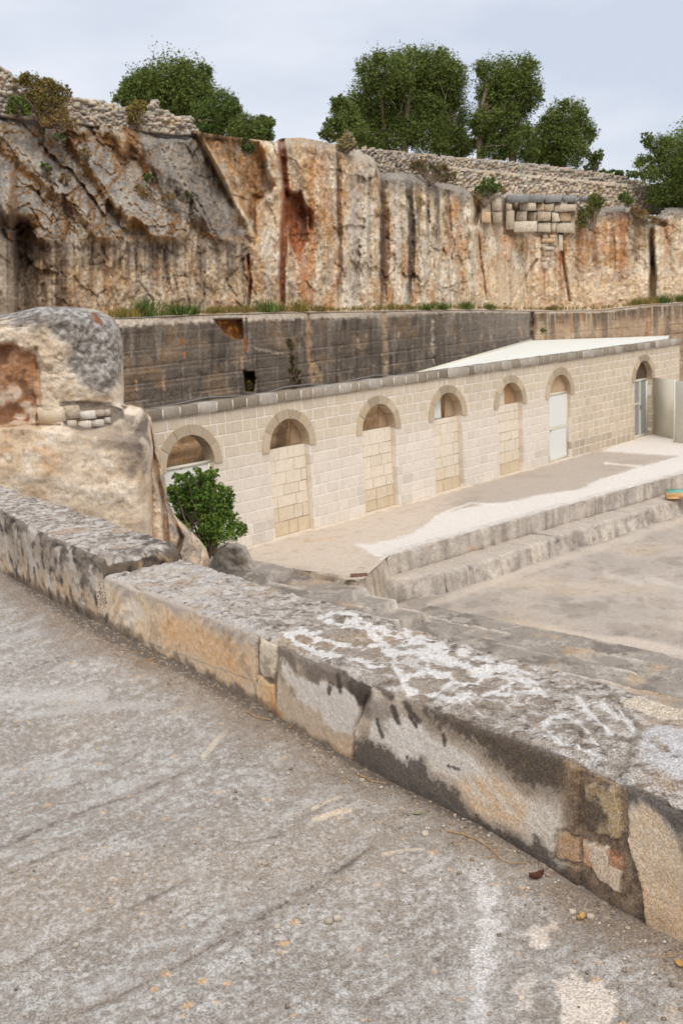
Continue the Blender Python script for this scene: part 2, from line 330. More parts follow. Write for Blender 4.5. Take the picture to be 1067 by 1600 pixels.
# left end of the platform: broken rock riser towards the seating steps
def edge_block(P0, P1, ztop, zbot, depth, parent, name, seed, out=0., col=lin(178, 168, 156), roundr=.05, amp=.03, dirt=.5, ncell=None, tread=None):
    col = col*1.12
    """one rough kerb block from P0 to P1 (plan), inward depth, as a displaced strip: back of tread -> edge -> foot"""
    P0 = np.array(P0, float); P1 = np.array(P1, float); e = P1-P0; Ln = np.linalg.norm(e); e /= Ln; nrm = np.array([-e[1], e[0]])   # into the platform (left of direction)
    nu = max(8, int(Ln/.045)) if ncell is None else ncell; H = ztop-zbot; r = roundr
    prof = [(depth, 0)] + [(depth*(1-a)+r*a, 0) for a in np.linspace(.1, 1, 8)] + [(r-r*math.sin(a), -r+r*math.cos(a)) for a in np.linspace(.3, 1.57, 5)] + [(-out*b, -r-(H-r)*b) for b in np.linspace(.12, 1, 9)]
    prof = np.array(prof); u = np.linspace(0, 1, nu); uu, vv = np.meshgrid(u, np.arange(len(prof)))
    w_ = prof[:, 0][:, None] + 0*uu; z_ = ztop + prof[:, 1][:, None] + 0*uu
    endr = np.minimum(uu, 1-uu)*Ln; inset = .012*np.exp(-endr/.02)
    XY = P0[None, None] + e*(uu*Ln)[..., None] + nrm*(w_)[..., None]; V = np.concatenate([XY, z_[..., None]], -1)
    a = fbm(V, 2.2, 4, seed)*amp*1.5 + fbm(V, 8, 3, seed+1)*amp*.5 - ss(.25, .6, fbm(V, 3.5, 3, seed+3))*amp*1.6
    face = ss(.12, -.02, w_)
    V[..., :2] -= nrm*((a)*face)[..., None]; V[..., :2] += nrm*inset[..., None]*1.; V[..., 2] += a*.35*(1-face) - inset*.6 - ss(.3, .6, fbm(V, 5, 3, seed+5))*amp*ss(.12, 0, w_)*.6
    hz = (ztop-V[..., 2])/H; n = fbm(V, (1.6, 1.6, .9), 5, seed+9)
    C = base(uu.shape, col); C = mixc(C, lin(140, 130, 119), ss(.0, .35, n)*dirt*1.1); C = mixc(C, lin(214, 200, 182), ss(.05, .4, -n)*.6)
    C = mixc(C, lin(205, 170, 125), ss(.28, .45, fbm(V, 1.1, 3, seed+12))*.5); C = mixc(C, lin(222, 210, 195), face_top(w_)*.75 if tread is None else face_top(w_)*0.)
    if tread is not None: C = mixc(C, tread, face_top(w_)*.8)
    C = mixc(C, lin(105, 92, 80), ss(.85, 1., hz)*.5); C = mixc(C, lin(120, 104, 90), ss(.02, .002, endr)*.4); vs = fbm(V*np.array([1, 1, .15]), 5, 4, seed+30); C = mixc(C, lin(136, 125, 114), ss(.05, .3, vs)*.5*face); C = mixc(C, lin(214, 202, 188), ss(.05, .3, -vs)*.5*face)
    return mk(name, V, gfaces(*uu.shape), M_STEP, parent, C=C)
def face_top(w_): return ss(.02, .12, w_)
def edge_row(pl, joints, *a, seed=0, **k):
    pl = np.array(pl, float); d = np.r_[0, np.cumsum(np.linalg.norm(np.diff(pl, axis=0), axis=1))]
    js = sorted(set([0, d[-1]] + [j for j in joints if 0 < j < d[-1]]))
    at = lambda s: np.array([np.interp(s, d, pl[:, 0]), np.interp(s, d, pl[:, 1])])
    for i, (s0, s1) in enumerate(zip(js[:-1], js[1:])): edge_block(at(s0), at(s1), *a, seed=seed, **k)
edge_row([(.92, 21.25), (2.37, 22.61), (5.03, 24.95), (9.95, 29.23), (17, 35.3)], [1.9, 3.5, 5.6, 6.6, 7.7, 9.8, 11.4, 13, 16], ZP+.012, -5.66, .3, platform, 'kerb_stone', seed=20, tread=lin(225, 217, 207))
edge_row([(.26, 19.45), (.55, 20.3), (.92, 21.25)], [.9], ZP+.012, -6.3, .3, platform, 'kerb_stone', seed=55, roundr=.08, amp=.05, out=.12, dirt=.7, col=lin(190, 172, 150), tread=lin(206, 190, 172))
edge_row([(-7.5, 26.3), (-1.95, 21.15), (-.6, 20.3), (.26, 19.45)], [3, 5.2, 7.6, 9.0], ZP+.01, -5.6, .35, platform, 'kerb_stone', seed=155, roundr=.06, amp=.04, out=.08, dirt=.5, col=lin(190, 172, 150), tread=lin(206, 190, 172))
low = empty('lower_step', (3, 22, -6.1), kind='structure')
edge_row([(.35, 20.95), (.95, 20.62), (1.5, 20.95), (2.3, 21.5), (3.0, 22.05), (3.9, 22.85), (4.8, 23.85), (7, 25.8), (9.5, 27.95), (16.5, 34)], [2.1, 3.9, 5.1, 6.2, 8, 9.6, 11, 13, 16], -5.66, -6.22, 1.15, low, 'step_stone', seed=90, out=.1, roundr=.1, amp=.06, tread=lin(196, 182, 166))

# seating steps between the parapet and the yard
Vd = np.array([.7071, -.7071]); Md = np.array([-.7071, -.7071]); P0s = np.array([1.51, 20.37])
steps = empty('seating_steps', (0, 16, -6.1), kind='structure')
zk = [-6.0, -5.9, -5.8, -5.72, -5.62, -5.52, -5.4, -5.3, -5.2, -5.1, -5.0, -4.9, -4.8, -4.7]
for i, z in enumerate(zk):
    s0 = .32 if i < 2 else -7.5+i*.1; d0, d1 = .78*i, .78*(i+1); s1 = 24
    s = np.r_[np.linspace(s0, 13, 300), np.linspace(13.3, s1, 20)]
    prof = [(d0-.02, -.75)] + [(d0-.01, -.3), (d0, -.12), (d0+.005, -.05), (d0+.03, -.012)] + [(d0+b*(d1-d0)+.05, 0) for b in np.linspace(0, 1, 12)] + [(d1+.06, -.05), (d1+.07, -.75)]
    pw = np.array(prof); SS, K = np.meshgrid(s, np.arange(len(pw))); dd = pw[:, 0][:, None] + 0*SS; zz = z + pw[:, 1][:, None] + 0*SS + (i >= 2)*(np.round(np.interp(SS, [-7.5, -.6, .6, 2.6, 24], [.74, .66, .42, 0, 0])/.15)*.15 - .05*i*np.interp(SS, [-.6, 2.6], [1, 0]))
    zz = np.where((dd < 1.62)&(SS < .9), np.minimum(zz, ZP-.05), zz); XY = P0s + Vd*SS[..., None] + Md*dd[..., None]; V = np.concatenate([XY, zz[..., None]], -1)
    ed = ss(d0+.25, d0, dd); a = fbm(V, 1.3, 4, 40+i); V[..., :2] -= Md*((a*.07 + fbm(V, 5, 4, 44)*.05)*ed)[..., None]; V[..., 2] += fbm(V, 1.5, 4, 50+i)*.02 + fbm(V, 7, 3, 52+i)*.012 - ss(.1, .3, fbm(V, 4, 4, 70+i))*.05*ed
    n = fbm(V, (1.2, 1.2, 2), 5, 60+i); C = base(SS.shape, lin(158, 148, 136)); C = mixc(C, lin(126, 116, 106), ss(0, .2, n)*.8); C = mixc(C, lin(196, 184, 170), ss(.03, .2, -fbm(V, 2.5, 6, 66+i, .65))*.6)
    C = mixc(C, lin(222, 208, 192), ss(.22, .02, dd-d0)*ss(-.05, .15, fbm(V, .8, 3, 64+i*3))*.85); C = mixc(C, lin(205, 175, 140), ss(.25, .45, fbm(V, .9, 3, 80+i))*.5)
    mk('step', V, gfaces(*SS.shape), M_STEP, steps, C=C)

# drain cover and cardboard box
dc = onz(561, 899, ZP+.02); g = empty('drain_cover', dc, 'small rusty brown drain cover set in the pale platform near its front corner', 'drain cover')
parts = [box_vf(dc, EX, EY, EZ, -.17, .17, -.09, -.075, 0, .02), box_vf(dc, EX, EY, EZ, -.17, .17, .075, .09, 0, .02), box_vf(dc, EX, EY, EZ, -.17, -.155, -.074, .074, 0, .02), box_vf(dc, EX, EY, EZ, .155, .17, -.074, .074, 0, .02)]
mk('frame', *join(parts)[:2], M_RUST, g, smooth=False)
mk('grate', *join([box_vf(dc, EX, EY, EZ, -.154+i*.022, -.142+i*.022, -.073, .073, .002, .016) for i in range(14)])[:2], M_RUST, g, smooth=False)
bc = onz(1052, 778, -5.62); g = empty('cardboard_box', bc, 'flattened open brown cardboard box with teal lid lying on the step at the right edge', 'box')
a = math.radians(-12); ax = np.array([math.cos(a), math.sin(a), 0]); ay = np.array([-ax[1], ax[0], 0])
mk('carton', *join([box_vf(bc, ax, ay, EZ, -.22, .5, -.16, -.15, 0, .17), box_vf(bc, ax, ay, EZ, -.22, .5, .17, .18, 0, .17), box_vf(bc, ax, ay, EZ, -.22, -.21, -.15, .17, 0, .17), box_vf(bc, ax, ay, EZ, .49, .5, -.15, .17, 0, .17), box_vf(bc, ax, ay, EZ, -.21, .49, -.15, .17, 0, .01)])[:2], M_CARD, g, smooth=False)
mk('flap', *box_vf(bc+EZ*.172, ax, ay*.93+EZ*.2, EZ, -.2, .48, -.13, .2, 0, .008), M_TEAL, g, smooth=False)
mk('flap', *box_vf(bc+EZ*.165, ax, -ay*.8-EZ*.5, EZ, -.2, .12, .17, .3, 0, .008), M_CARD, g, smooth=False)

# ================================================================== THE STONE BUILDING
bld = empty('stone_building', fp(20), 'long low cream stone block building with seven arched openings along the quarry floor', 'building')
RI, RM, RO, ZS = .665, .77, .885, 2.12
ARC = [13.84, 16.85, 20.11, 23.10, 26.26, 29.15, 34.98]
T0, T1, ZC = 11.2, 38.0, 3.19            # facade ends, underside of coping
def outside_arch(a, b, c, d):
    """pieces of the rectangle [a,b]x[c,d] left outside all the openings -> list of polygons (t,z)"""
    polys = [(a, b, c, d)]; res = []
    for x0 in ARC:
        if b <= x0-RM or a >= x0+RM: continue
        out_ = []
        if d <= ZS+.001:
            if a < x0-RI: out_.append((a, min(b, x0-RI)))
            if b > x0+RI: out_.append((max(a, x0+RI), b))
            return [[(p, c), (q, c), (q, d), (p, d)] for p, q in out_ if q-p > .04]
        rs = []
        for p, q in ((a, min(b, x0)), (max(a, x0), b)):
            if q-p < .03: continue
            xs = np.linspace(p, q, 9); lo = np.array([max(c, ZS+math.sqrt(max(0, RM**2-(x-x0)**2)) if abs(x-x0) < RM else c) for x in xs])
            ok = lo < d-.004
            if ok.sum() < 2: continue
            xs, lo = xs[ok], lo[ok]
            rs.append([(x, l) for x, l in zip(xs, lo)] + [(xs[-1], d), (xs[0], d)])
        return rs
    return [[(a, c), (b, c), (b, d), (a, d)]]
def prism(poly, y0, y1, bev=0., jit=0.):
    """polygon (t,z) extruded into the wall; the front rim is bevelled inwards"""
    p = np.array(poly, float); c = p.mean(0); n = len(p)
    if jit: p = p + RG.normal(size=p.shape)*jit
    V = [fp(p[:, 0], y1, p[:, 1])]
    if bev:
        ins = c + (p-c)*np.maximum(.6, 1-bev/np.maximum(np.abs(p-c), .03)); V += [fp(p[:, 0], y0+bev*.5, p[:, 1]), fp(ins[:, 0], y0, ins[:, 1])]
    else: V += [fp(p[:, 0], y0, p[:, 1])]
    F = []; k = len(V)
    for a_ in range(k-1):
        for i in range(n): j = (i+1) % n; F.append((a_*n+j, a_*n+i, (a_+1)*n+i, (a_+1)*n+j))
    F.append(tuple((k-1)*n+i for i in range(n))); return np.concatenate(V), F
def merge(ls):
    V = []; F = []; C = []; k = 0
    for v, f, c in ls: V.append(v); F += [tuple(int(i)+k for i in q) for q in f]; C.append(np.broadcast_to(c, (len(v), 3))); k += len(v)
    return np.concatenate(V), F, np.concatenate(C)
def wall_tint(t, z):
    n = float(fbm(np.array([t, z, 0.]), (.45, .9, 1), 3, 5)); n2 = RG.random()
    C = mixc(lin(210, 195, 173)[None], lin(224, 213, 199), np.array([ss(2.7, 1.3, z)*ss(31, 28, t)*.9]))[0]
    C = C*(1-.05*n2*(1+1.6*ss(28, 31, t))); C = C*(1-.25*max(0, n-.08))
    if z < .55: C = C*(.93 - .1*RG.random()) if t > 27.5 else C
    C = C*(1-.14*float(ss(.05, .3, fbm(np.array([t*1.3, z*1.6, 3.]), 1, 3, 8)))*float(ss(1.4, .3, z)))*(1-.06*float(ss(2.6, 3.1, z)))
    if t > 29: C = C*np.array([.97, .95, .92])
    return C
rows = np.linspace(0, ZC, 13); cand = []
for r in range(12):
    t = T0 - RG.random()*.4
    while t < T1:
        L_ = RG.choice([.44, .47, .5, .4, .24]) if t < 29.9 else RG.choice([.36, .38, .4, .34]); t2 = min(t+L_, T1)
        if t2-t > .06: g_ = RG.uniform(.009, .016); cand += outside_arch(t+g_, t2-g_, rows[r]+g_*.85, rows[r+1]-g_*.85)
        t = t2
cand = [p for p in cand if len(p) > 2]; cand.sort(key=lambda p: np.mean([q[0] for q in p]))
vis = [p for p in cand if np.mean([q[0] for q in p]) > 12.6]; hid = [p for p in cand if np.mean([q[0] for q in p]) <= 12.6]
def blk(p):
    c = np.mean(np.array(p), 0); v, f = prism(p, -.002*RG.random(), .3, .012, .0035); return v, f, wall_tint(c[0], c[1])
for p in vis[:300]:
    v, f, c = blk(p); mk('stone_block', v, f, M_BLOCK, bld, C=c, smooth=False)
v, f, c = merge([blk(p) for p in vis[300:]+hid]); mk('stone_blocks', v, f, M_WALLST, bld, C=c, smooth=False, kind='stuff')
# mortar core: piers and spandrels
core = []
edges = [T0] + [e for x in ARC for e in (x-RI-.0, x+RI+.0)] + [T1]
for a_, b_ in zip(edges[0::2], edges[1::2]): core.append(prism([(a_+.003, 0), (b_-.003, 0), (b_-.003, ZS), (a_+.003, ZS)], .0075, .296) + (lin(226, 215, 199),))
bounds = [T0] + [(x+y)/2 for x, y in zip(ARC[:-1], ARC[1:])] + [T1]
for x0, a_, b_ in zip(ARC, bounds[:-1], bounds[1:]):
    th = np.linspace(math.pi, 0, 17); arc = [(x0+(RM)*math.cos(q), ZS+(RM)*math.sin(q)) for q in th]
    for i in range(16):
        (xa, za), (xb, zb) = arc[i], arc[i+1]; core.append(prism([(xa, za), (xb, zb), (xb, ZC), (xa, ZC)], .0075, .296) + (lin(226, 215, 199),))
    core.append(prism([(a_, ZS), (x0-RM, ZS), (x0-RM, ZC), (a_, ZC)], .0075, .296) + (lin(226, 215, 199),)); core.append(prism([(x0+RM, ZS), (b_, ZS), (b_, ZC), (x0+RM, ZC)], .0075, .296) + (lin(226, 215, 199),))
v, f, c = merge(core); mk('mortar', v, f, M_MORTAR, bld, smooth=False)
# coping
t = T0
while t < T1+.02:
    L_ = RG.choice([.5, .46, .42, .3, .52]); t2 = min(t+L_, T1+.05); c = lin(*[(150, 138, 122), (160, 150, 136), (136, 124, 108), (172, 163, 150)][RG.integers(4)])
    o_ = fp(t, -.06-.01*RG.random(), ZC+.004); n_ = .012
    mk('coping_stone', *box_vf(o_, U, NB, EZ, .012, t2-t-.012, 0, .42, 0, .225+.012*RG.random(), bev=.02, jit=.004), M_COPING, bld, C=c, smooth=False); t = t2
mk('coping_mortar', *box_vf(fp(T0), U, NB, EZ, 0, T1-T0+.03, -.045, .34, ZC+.006, ZC+.212), M_MORTAR, bld, smooth=False)
# arch rings
def wedge(x0, a0, a1, r0, r1, y0, y1, n=6):
    th = np.linspace(a0, a1, n+1); p = [(x0+r0*math.cos(q), ZS+r0*math.sin(q)) for q in th] + [(x0+r1*math.cos(q), ZS+r1*math.sin(q)) for q in th[::-1]]
    V = []; F = []
    for i in range(n):
        quad = [p[i], p[i+1], p[2*n-i], p[2*n+1-i]]; v, f = prism(quad, y0, y1); F += [tuple(q_+len(V)*8 for q_ in q) for q in f]; V.append(v)
    return np.concatenate(V), F
for x0 in ARC:
    cuts = [0-.06, .55, 1.05, 1.545, 2.05, 2.6, math.pi+.06]
    for i, (a0, a1) in enumerate(zip(cuts[:-1], cuts[1:])):
        j = RG.normal()*.006; g = .006
        c = lin(*[(196, 178, 152), (186, 168, 142), (178, 160, 136)][RG.integers(3)]); c = c*(.78 if i in (2, 3) else 1)
        v, f = wedge(x0, a0+g, a1-g, RI+RG.normal()*.004, RO+j, -.035+RG.normal()*.004, .30, 4); mk('arch_stone', v, f, M_BLOCK, bld, C=c, smooth=False)
# blind infill walls (openings 2-5), set back in the opening
def infill(x0, h, seed):
    rr = np.random.default_rng(seed); z = 0
    mk('infill_joint', *box_vf(fp(x0, .158), U, NB, EZ, -RI+.002, RI-.002, 0, .12, 0, h-.01), M_JOINT, bld, smooth=False)
    while z < h-.08:
        z2 = min(h, z+rr.choice([.28, .3, .34, .26])); z2 = h if h-z2 < .12 else z2; t = -RI
        while t < RI-.01:
            t2 = min(RI, t+rr.choice([.3, .45, .52, .62])); t2 = RI if RI-t2 < .14 else t2
            c = mixc(lin(226, 213, 194)[None], lin(208, 190, 162), np.array([ss(.55, .1, z)*.9 + .2*rr.random()]))[0]
            j = rr.normal(size=4)*.006; g = .005+.003*rr.random()
            v, f = prism([(x0+t+g, z+g+j[0]), (x0+t2-g, z+g+j[1]), (x0+t2-g, z2-g), (x0+t+g, z2-g)], .15+.006*rr.random(), .27, .006); mk('infill_block', v, f, M_BLOCK, bld, C=c, smooth=False); t = t2
        z = z2
for i, h in ((1, 2.10), (2, 2.12), (3, 2.06), (4, 2.12)): infill(ARC[i], h, 40+i)
# lunette details
def slab(name, poly, y0, y1, mat, c=None, par=bld):
    v, f = prism(poly, y0, y1); return mk(name, v, f, mat, par, C=c, smooth=False)
def arcpts(x0, r, a0, a1, n=10): return [(x0+r*math.cos(q), ZS+r*math.sin(q)) for q in np.linspace(a0, a1, n)]
x = ARC[4]; slab('lunette_board', [(x-RI, 2.125)] + [(x-.02, 2.125)] + [(x-.02, ZS+.62)] + arcpts(x, RI-.01, 1.65, 3.1), .2, .24, M_BLOCK, lin(225, 212, 190)*.9)
slab('lunette_board', [(x-.015, 2.125), (x+RI-.01, 2.125)] + arcpts(x, RI-.01, .05, 1.5), .24, .3, M_BLOCK, lin(176, 140, 105))
x = ARC[3]; slab('lunette_panel', [(x-.28, 2.07), (x+.1, 2.07), (x+.1, 2.75), (x-.28, 2.7)], .31, .34, M_ROOF, None)
slab('lunette_panel', [(x+.22, 2.07), (x+RI-.01, 2.07)] + arcpts(x, RI-.01, .05, 1.15), .26, .3, M_BLOCK, lin(172, 148, 118))
for i in (1, 2): x = ARC[i]; slab('lunette_panel', [(x+.3, 2.13), (x+RI-.01, 2.13)] + arcpts(x, RI-.01, .08, 1.0), .262, .3, M_BLOCK, lin(168, 142, 112))
x = ARC[5]; slab('lunette_board', [(x-RI+.01, 2.2), (x+RI-.01, 2.2)] + arcpts(x, RI-.01, .1, 3.04, 14), .17, .21, M_BLOCK, lin(188, 160, 128))
x = ARC[6]; slab('lunette_board', [(x-RI+.01, 2.14), (x+RI-.01, 2.14)] + arcpts(x, RI-.01, .03, 3.11, 14), .19, .22, M_DARK)  # dark-coloured sheet stands in for the shaded interior behind this lunette
# door joinery
def frame_rect(par, x0, x1, z0, z1, w_, y0, y1, mat, name='door_frame'):
    P_ = [box_vf(fp(0), U, NB, EZ, x0, x1, y0, y1, z1-w_, z1), box_vf(fp(0), U, NB, EZ, x0, x1, y0, y1, z0, z0+w_), box_vf(fp(0), U, NB, EZ, x0, x0+w_, y0, y1, z0+w_, z1-w_), box_vf(fp(0), U, NB, EZ, x1-w_, x1, y0, y1, z0+w_, z1-w_)]
    return mk(name, *join(P_)[:2], mat, par, smooth=False)
for k_, (i, zt, mat) in enumerate(((0, 2.14, M_WHITE), (5, 2.2, M_GLASSW))):      # white doors of openings 1 and 6
    x = ARC[i]; d_ = frame_rect(bld, x-RI+.003, x+RI-.003, .004, zt, .07, .12, .18, M_FRAME, 'door'); d_['label'] = ('white door behind the green bush', 'white two-panel glazed door')[k_]
    slab('door_panel', [(x-RI+.08, .08), (x+RI-.08, .08), (x+RI-.08, 1.02), (x-RI+.08, 1.02)], .14, .17, mat, None, d_)
    slab('door_panel', [(x-RI+.08, 1.12), (x+RI-.08, 1.12), (x+RI-.08, zt-.075), (x-RI+.08, zt-.075)], .14, .17, mat, None, d_)
    slab('door_rail', [(x-RI+.072, 1.025), (x+RI-.072, 1.025), (x+RI-.072, 1.115), (x-RI+.072, 1.115)], .125, .175, M_FRAME, None, d_)
    mk('handle', *box_vf(fp(x-.5, .085, 1.0), U, NB, EZ, 0, .11, 0, .02, 0, .02), M_RUST, d_, smooth=False)
x = ARC[6]; d_ = frame_rect(bld, x-RI+.003, x+RI-.003, .004, 2.12, .08, .16, .23, M_FRAME, 'door'); d_['label'] = 'glazed door with bluish panes and cream frame'
slab('door_panel', [(x-RI+.085, .09), (x+.0, .09), (x+.0, 1.2), (x-RI+.085, 1.2)], .19, .2, M_GLASSB, None, d_)
slab('door_panel', [(x-RI+.085, 1.28), (x+.0, 1.28), (x+.0, 2.03), (x-RI+.085, 2.03)], .19, .2, M_GLASSB, None, d_)
slab('door_rail', [(x-RI+.085, 1.205), (x+.0, 1.205), (x+.0, 1.275), (x-RI+.085, 1.275)], .17, .22, M_FRAME, None, d_)
slab('door_stile', [(x+.005, .085), (x+.09, .085), (x+.09, 2.04), (x+.005, 2.04)], .15, .22, M_FRAME, None, d_)
slab('door_panel', [(x+.1, .09), (x+RI-.085, .09), (x+RI-.085, 2.03), (x+.1, 2.03)], .19, .2, M_GLASSB, None, d_)
mk('handle', *box_vf(fp(x+.03, .11, 1.02), U, NB, EZ, 0, .02, 0, .03, 0, .16), M_RUST, d_, smooth=False)
# roof sheet: low mono-pitch from behind the coping up to the quarry wall
CORN = at_depth(830, 532, 40.6); B2 = at_depth(1045, 524.5, 42.3); R0 = fp(22.2, .38, 3.36); R1 = fp(37.7, .38, 3.38)
NR = 14; rp = []
for i in range(NR+1):
    f_ = i/NR; a_ = R0*(1-f_)+R1*f_; b_ = CORN*(1-f_)+B2*f_; rp += [a_, b_]
rp = np.array(rp); Fr = [(2*i, 2*i+2, 2*i+3, 2*i+1) for i in range(NR)]; V = np.concatenate([rp, rp-EZ*.07])
n_ = len(rp); Fr += [tuple(n_+q for q in f[::-1]) for f in Fr] + [(1, 0, n_, n_+1)] + [(2*i, n_+2*i, n_+2*i+2, 2*i+2) for i in range(NR)]
mk('roof', V, Fr, M_ROOF, bld, smooth=False)
e_ = (CORN-R0)/np.linalg.norm(CORN-R0); s_ = np.cross(e_, EZ)
mk('roof_edging', *box_vf(R0+EZ*.01, e_, s_, EZ, -.2, np.linalg.norm(CORN-R0), -.04, .02, -.09, .05), M_FRAME, bld, smooth=False)
# cable along the coping, left of the roof
cp = fp(np.linspace(11.5, 22.3, 14), .5, 0); cp[:, 2] = ZP+3.43+.05*np.sin(np.arange(14)*1.9)+RG.normal(size=14)*.012
v, f = tube(cp, [.025]*14, 5); mk('cable', v, f, M_PIPE, label='thin dark cable running behind the coping in front of the grey quarry wall', cat='cable')
# white partition by the last door
wp = empty('white_partition', fp(36.1), 'plain cream-white screen panels standing beside the glazed door at the right edge', 'partition')
pa = fp(35.72, -.02); pb = onz(1052, 686, ZP); e_ = pb-pa; ln = np.linalg.norm(e_); e_ /= ln; s_ = np.cross(EZ, e_)
mk('panel', *box_vf(pa, e_, s_, EZ, 0, ln, 0, .04, .012, 2.12), M_FRAME, wp, smooth=False)
pc = onz(1054, 691, ZP); pd = onz(1130, 700, ZP); e2 = pd-pc; l2 = np.linalg.norm(e2); e2 /= l2; s2 = np.cross(EZ, e2)
mk('panel', *box_vf(pc, e2, s2, EZ, 0, l2, 0, .05, .012, 2.14), M_WHITE, wp, smooth=False)
mk('panel_post', *box_vf(pc, e2, s2, EZ, -.07, -.005, -.02, .06, .012, 2.16), M_WHITE, wp, smooth=False)

# ================================================================== QUARRY WALLS
def azr(px, py):
    d = ray(px, py); return d[..., 0]/d[..., 1], d[..., 2]/d[..., 1]          # azimuth and elevation ratios
PA0 = np.array([-5.8, 21.5]); PA1 = np.array([CORN[0], CORN[1]+.02])
_u = np.array([-260, 0, 100, 300, 440, 533, 640, 740, 830, 950, 1067, 1300.]); _D = np.array([20, 22, 23, 26, 28.8, 31.1, 34, 37.6, 41.9, 43.3, 44.8, 48])
_hr = azr(_u, 486+_u*0)[0]
def Dcl(r): return np.interp(r, _hr, _D)
def Dwl(r):
    a = (PA1-PA0); s = (r*PA0[1]-PA0[0])/(a[0]-r*a[1]); DA = PA0[1]+a[1]*s
    DB = PA1[1] + (r-PA1[0]/PA1[1])*14.; return np.where(r < PA1[0]/PA1[1], DA, DB)
_wt = np.array([(-300, 500), (100, 500), (190, 499), (300, 494), (440, 490), (640, 487), (740, 485), (830, 487), (940, 486), (1000, 478), (1067, 474), (1300, 466)], float)
_wr, _we = azr(_wt[:, 0], _wt[:, 1])
def ledge_el(r): return np.interp(r, _wr, _we)
rr = azr(np.r_[np.linspace(40, 150, 12), np.linspace(152, 1085, 560), np.linspace(1100, 1400, 12)], 486.)[0]
zt = ledge_el(rr)*Dwl(rr); nrow = 150
vv = np.r_[np.linspace(0, .5, 110), np.linspace(.51, 1, 40)][:, None]; Z = zt[None]*(1-vv) + (-5.3)*vv; R_ = rr[None]+0*Z; D = Dwl(R_)
V = np.stack([R_*D, D, Z], -1); qx, qy = proj(V)
isA = R_ < PA1[0]/PA1[1]
course = np.clip((Z+.62)/.37, -20, 20); fr = course-np.floor(course); cid = np.floor(course)
d = -.035*cid*0 + .05*np.exp(-((fr-.5)/.5)**8)*0
edge = np.minimum(fr, 1-fr); line = ss(.06, .0, edge + fbm(V, (.9, .9, 2), 3, 31)*.05)
low = ss(530, 560, qy+.05*(qx-300)); lnstr = np.clip(.25+.75*low, 0, 1)
d = .05*line*lnstr - .07*np.floor(np.clip(-Z/.37, 0, 8))*ss(470, 380, qx)*ss(-.3, -.9, Z)
vj = np.abs(((qx+11*np.sin(cid*2.1)*3)/46.) % 1 - .5); d += 0*vj
d += fbm(V, (.7, .7, 1.2), 5, 33)*.16 + fbm(V, (5, 5, 3), 3, 34)*.03
hole = spoly(qx, qy, [(381, 581), (396, 581), (399, 592), (396, 612), (383, 612)]); d += ss(-2, 2, hole)*.9
notch = spoly(qx, qy, [(334, 499), (378, 498), (381, 530), (368, 531), (352, 522)]); d += ss(-1.5, 2, notch)*.35
for pts, wd, k_ in [([(385, 498), (384, 540), (380, 581)], 3, .15), ([(481, 490), (484, 540), (490, 592)], 3, .12), ([(600, 487), (603, 540), (600, 580)], 2.5, .1), ([(675, 500), (677, 560)], 2, .1), ([(830, 486), (829, 532)], 4, .3)]:
    d += k_*ss(wd, 0, dline(qx, qy, pts)+fbm(V, 3, 3, 36)*3)
V = V*(1+d/D)[..., None]
st = fbm(P3(qx/11, qy/150), 1, 5, 41); st2 = fbm(P3(qx/4, qy/60), 1, 4, 42); nn = fbm(V, 1.1, 5, 43); n6 = fbm(V, 6, 4, 44)
C = base(Z.shape, lin(104, 95, 85)); C = mixc(C, lin(66, 60, 55), ss(0, .35, st)*.75*ss(660, 560, qx*.6+200)); C = mixc(C, lin(150, 142, 132), ss(.05, .4, -st2)*.3*ss(300, 700, qx)); C = mixc(C, lin(136, 116, 95), ss(.0, .3, nn)*.75); C = mixc(C, lin(150, 142, 132), ss(.08, .3, fbm(P3(qx/7, qy/90), 1, 4, 47))*.45)
C = mixc(C, lin(150, 145, 140), ss(650, 830, qx)*.35); C = mixc(C, lin(190, 182, 172), ss(.38, .55, -n6-.2*st2+.1+.3*nn)*.6*ss(450, 600, qx)); BELOW = ss(612, 632, qy+.09*(qx-470))*ss(760, 700, qx)  # BELOW: brown stone behind the lunettes, painted lighter to offset the building's shade
C = mixc(C, lin(186, 176, 164), line*low*.45*ss(720, 600, qx)*ss(-.2, .1, n6+nn)); C = mixc(C, lin(180, 170, 158), line*.18); C = mixc(C, mixc(base(Z.shape, lin(176, 146, 112)), lin(128, 104, 80), ss(0, .2, nn)), BELOW*.95)
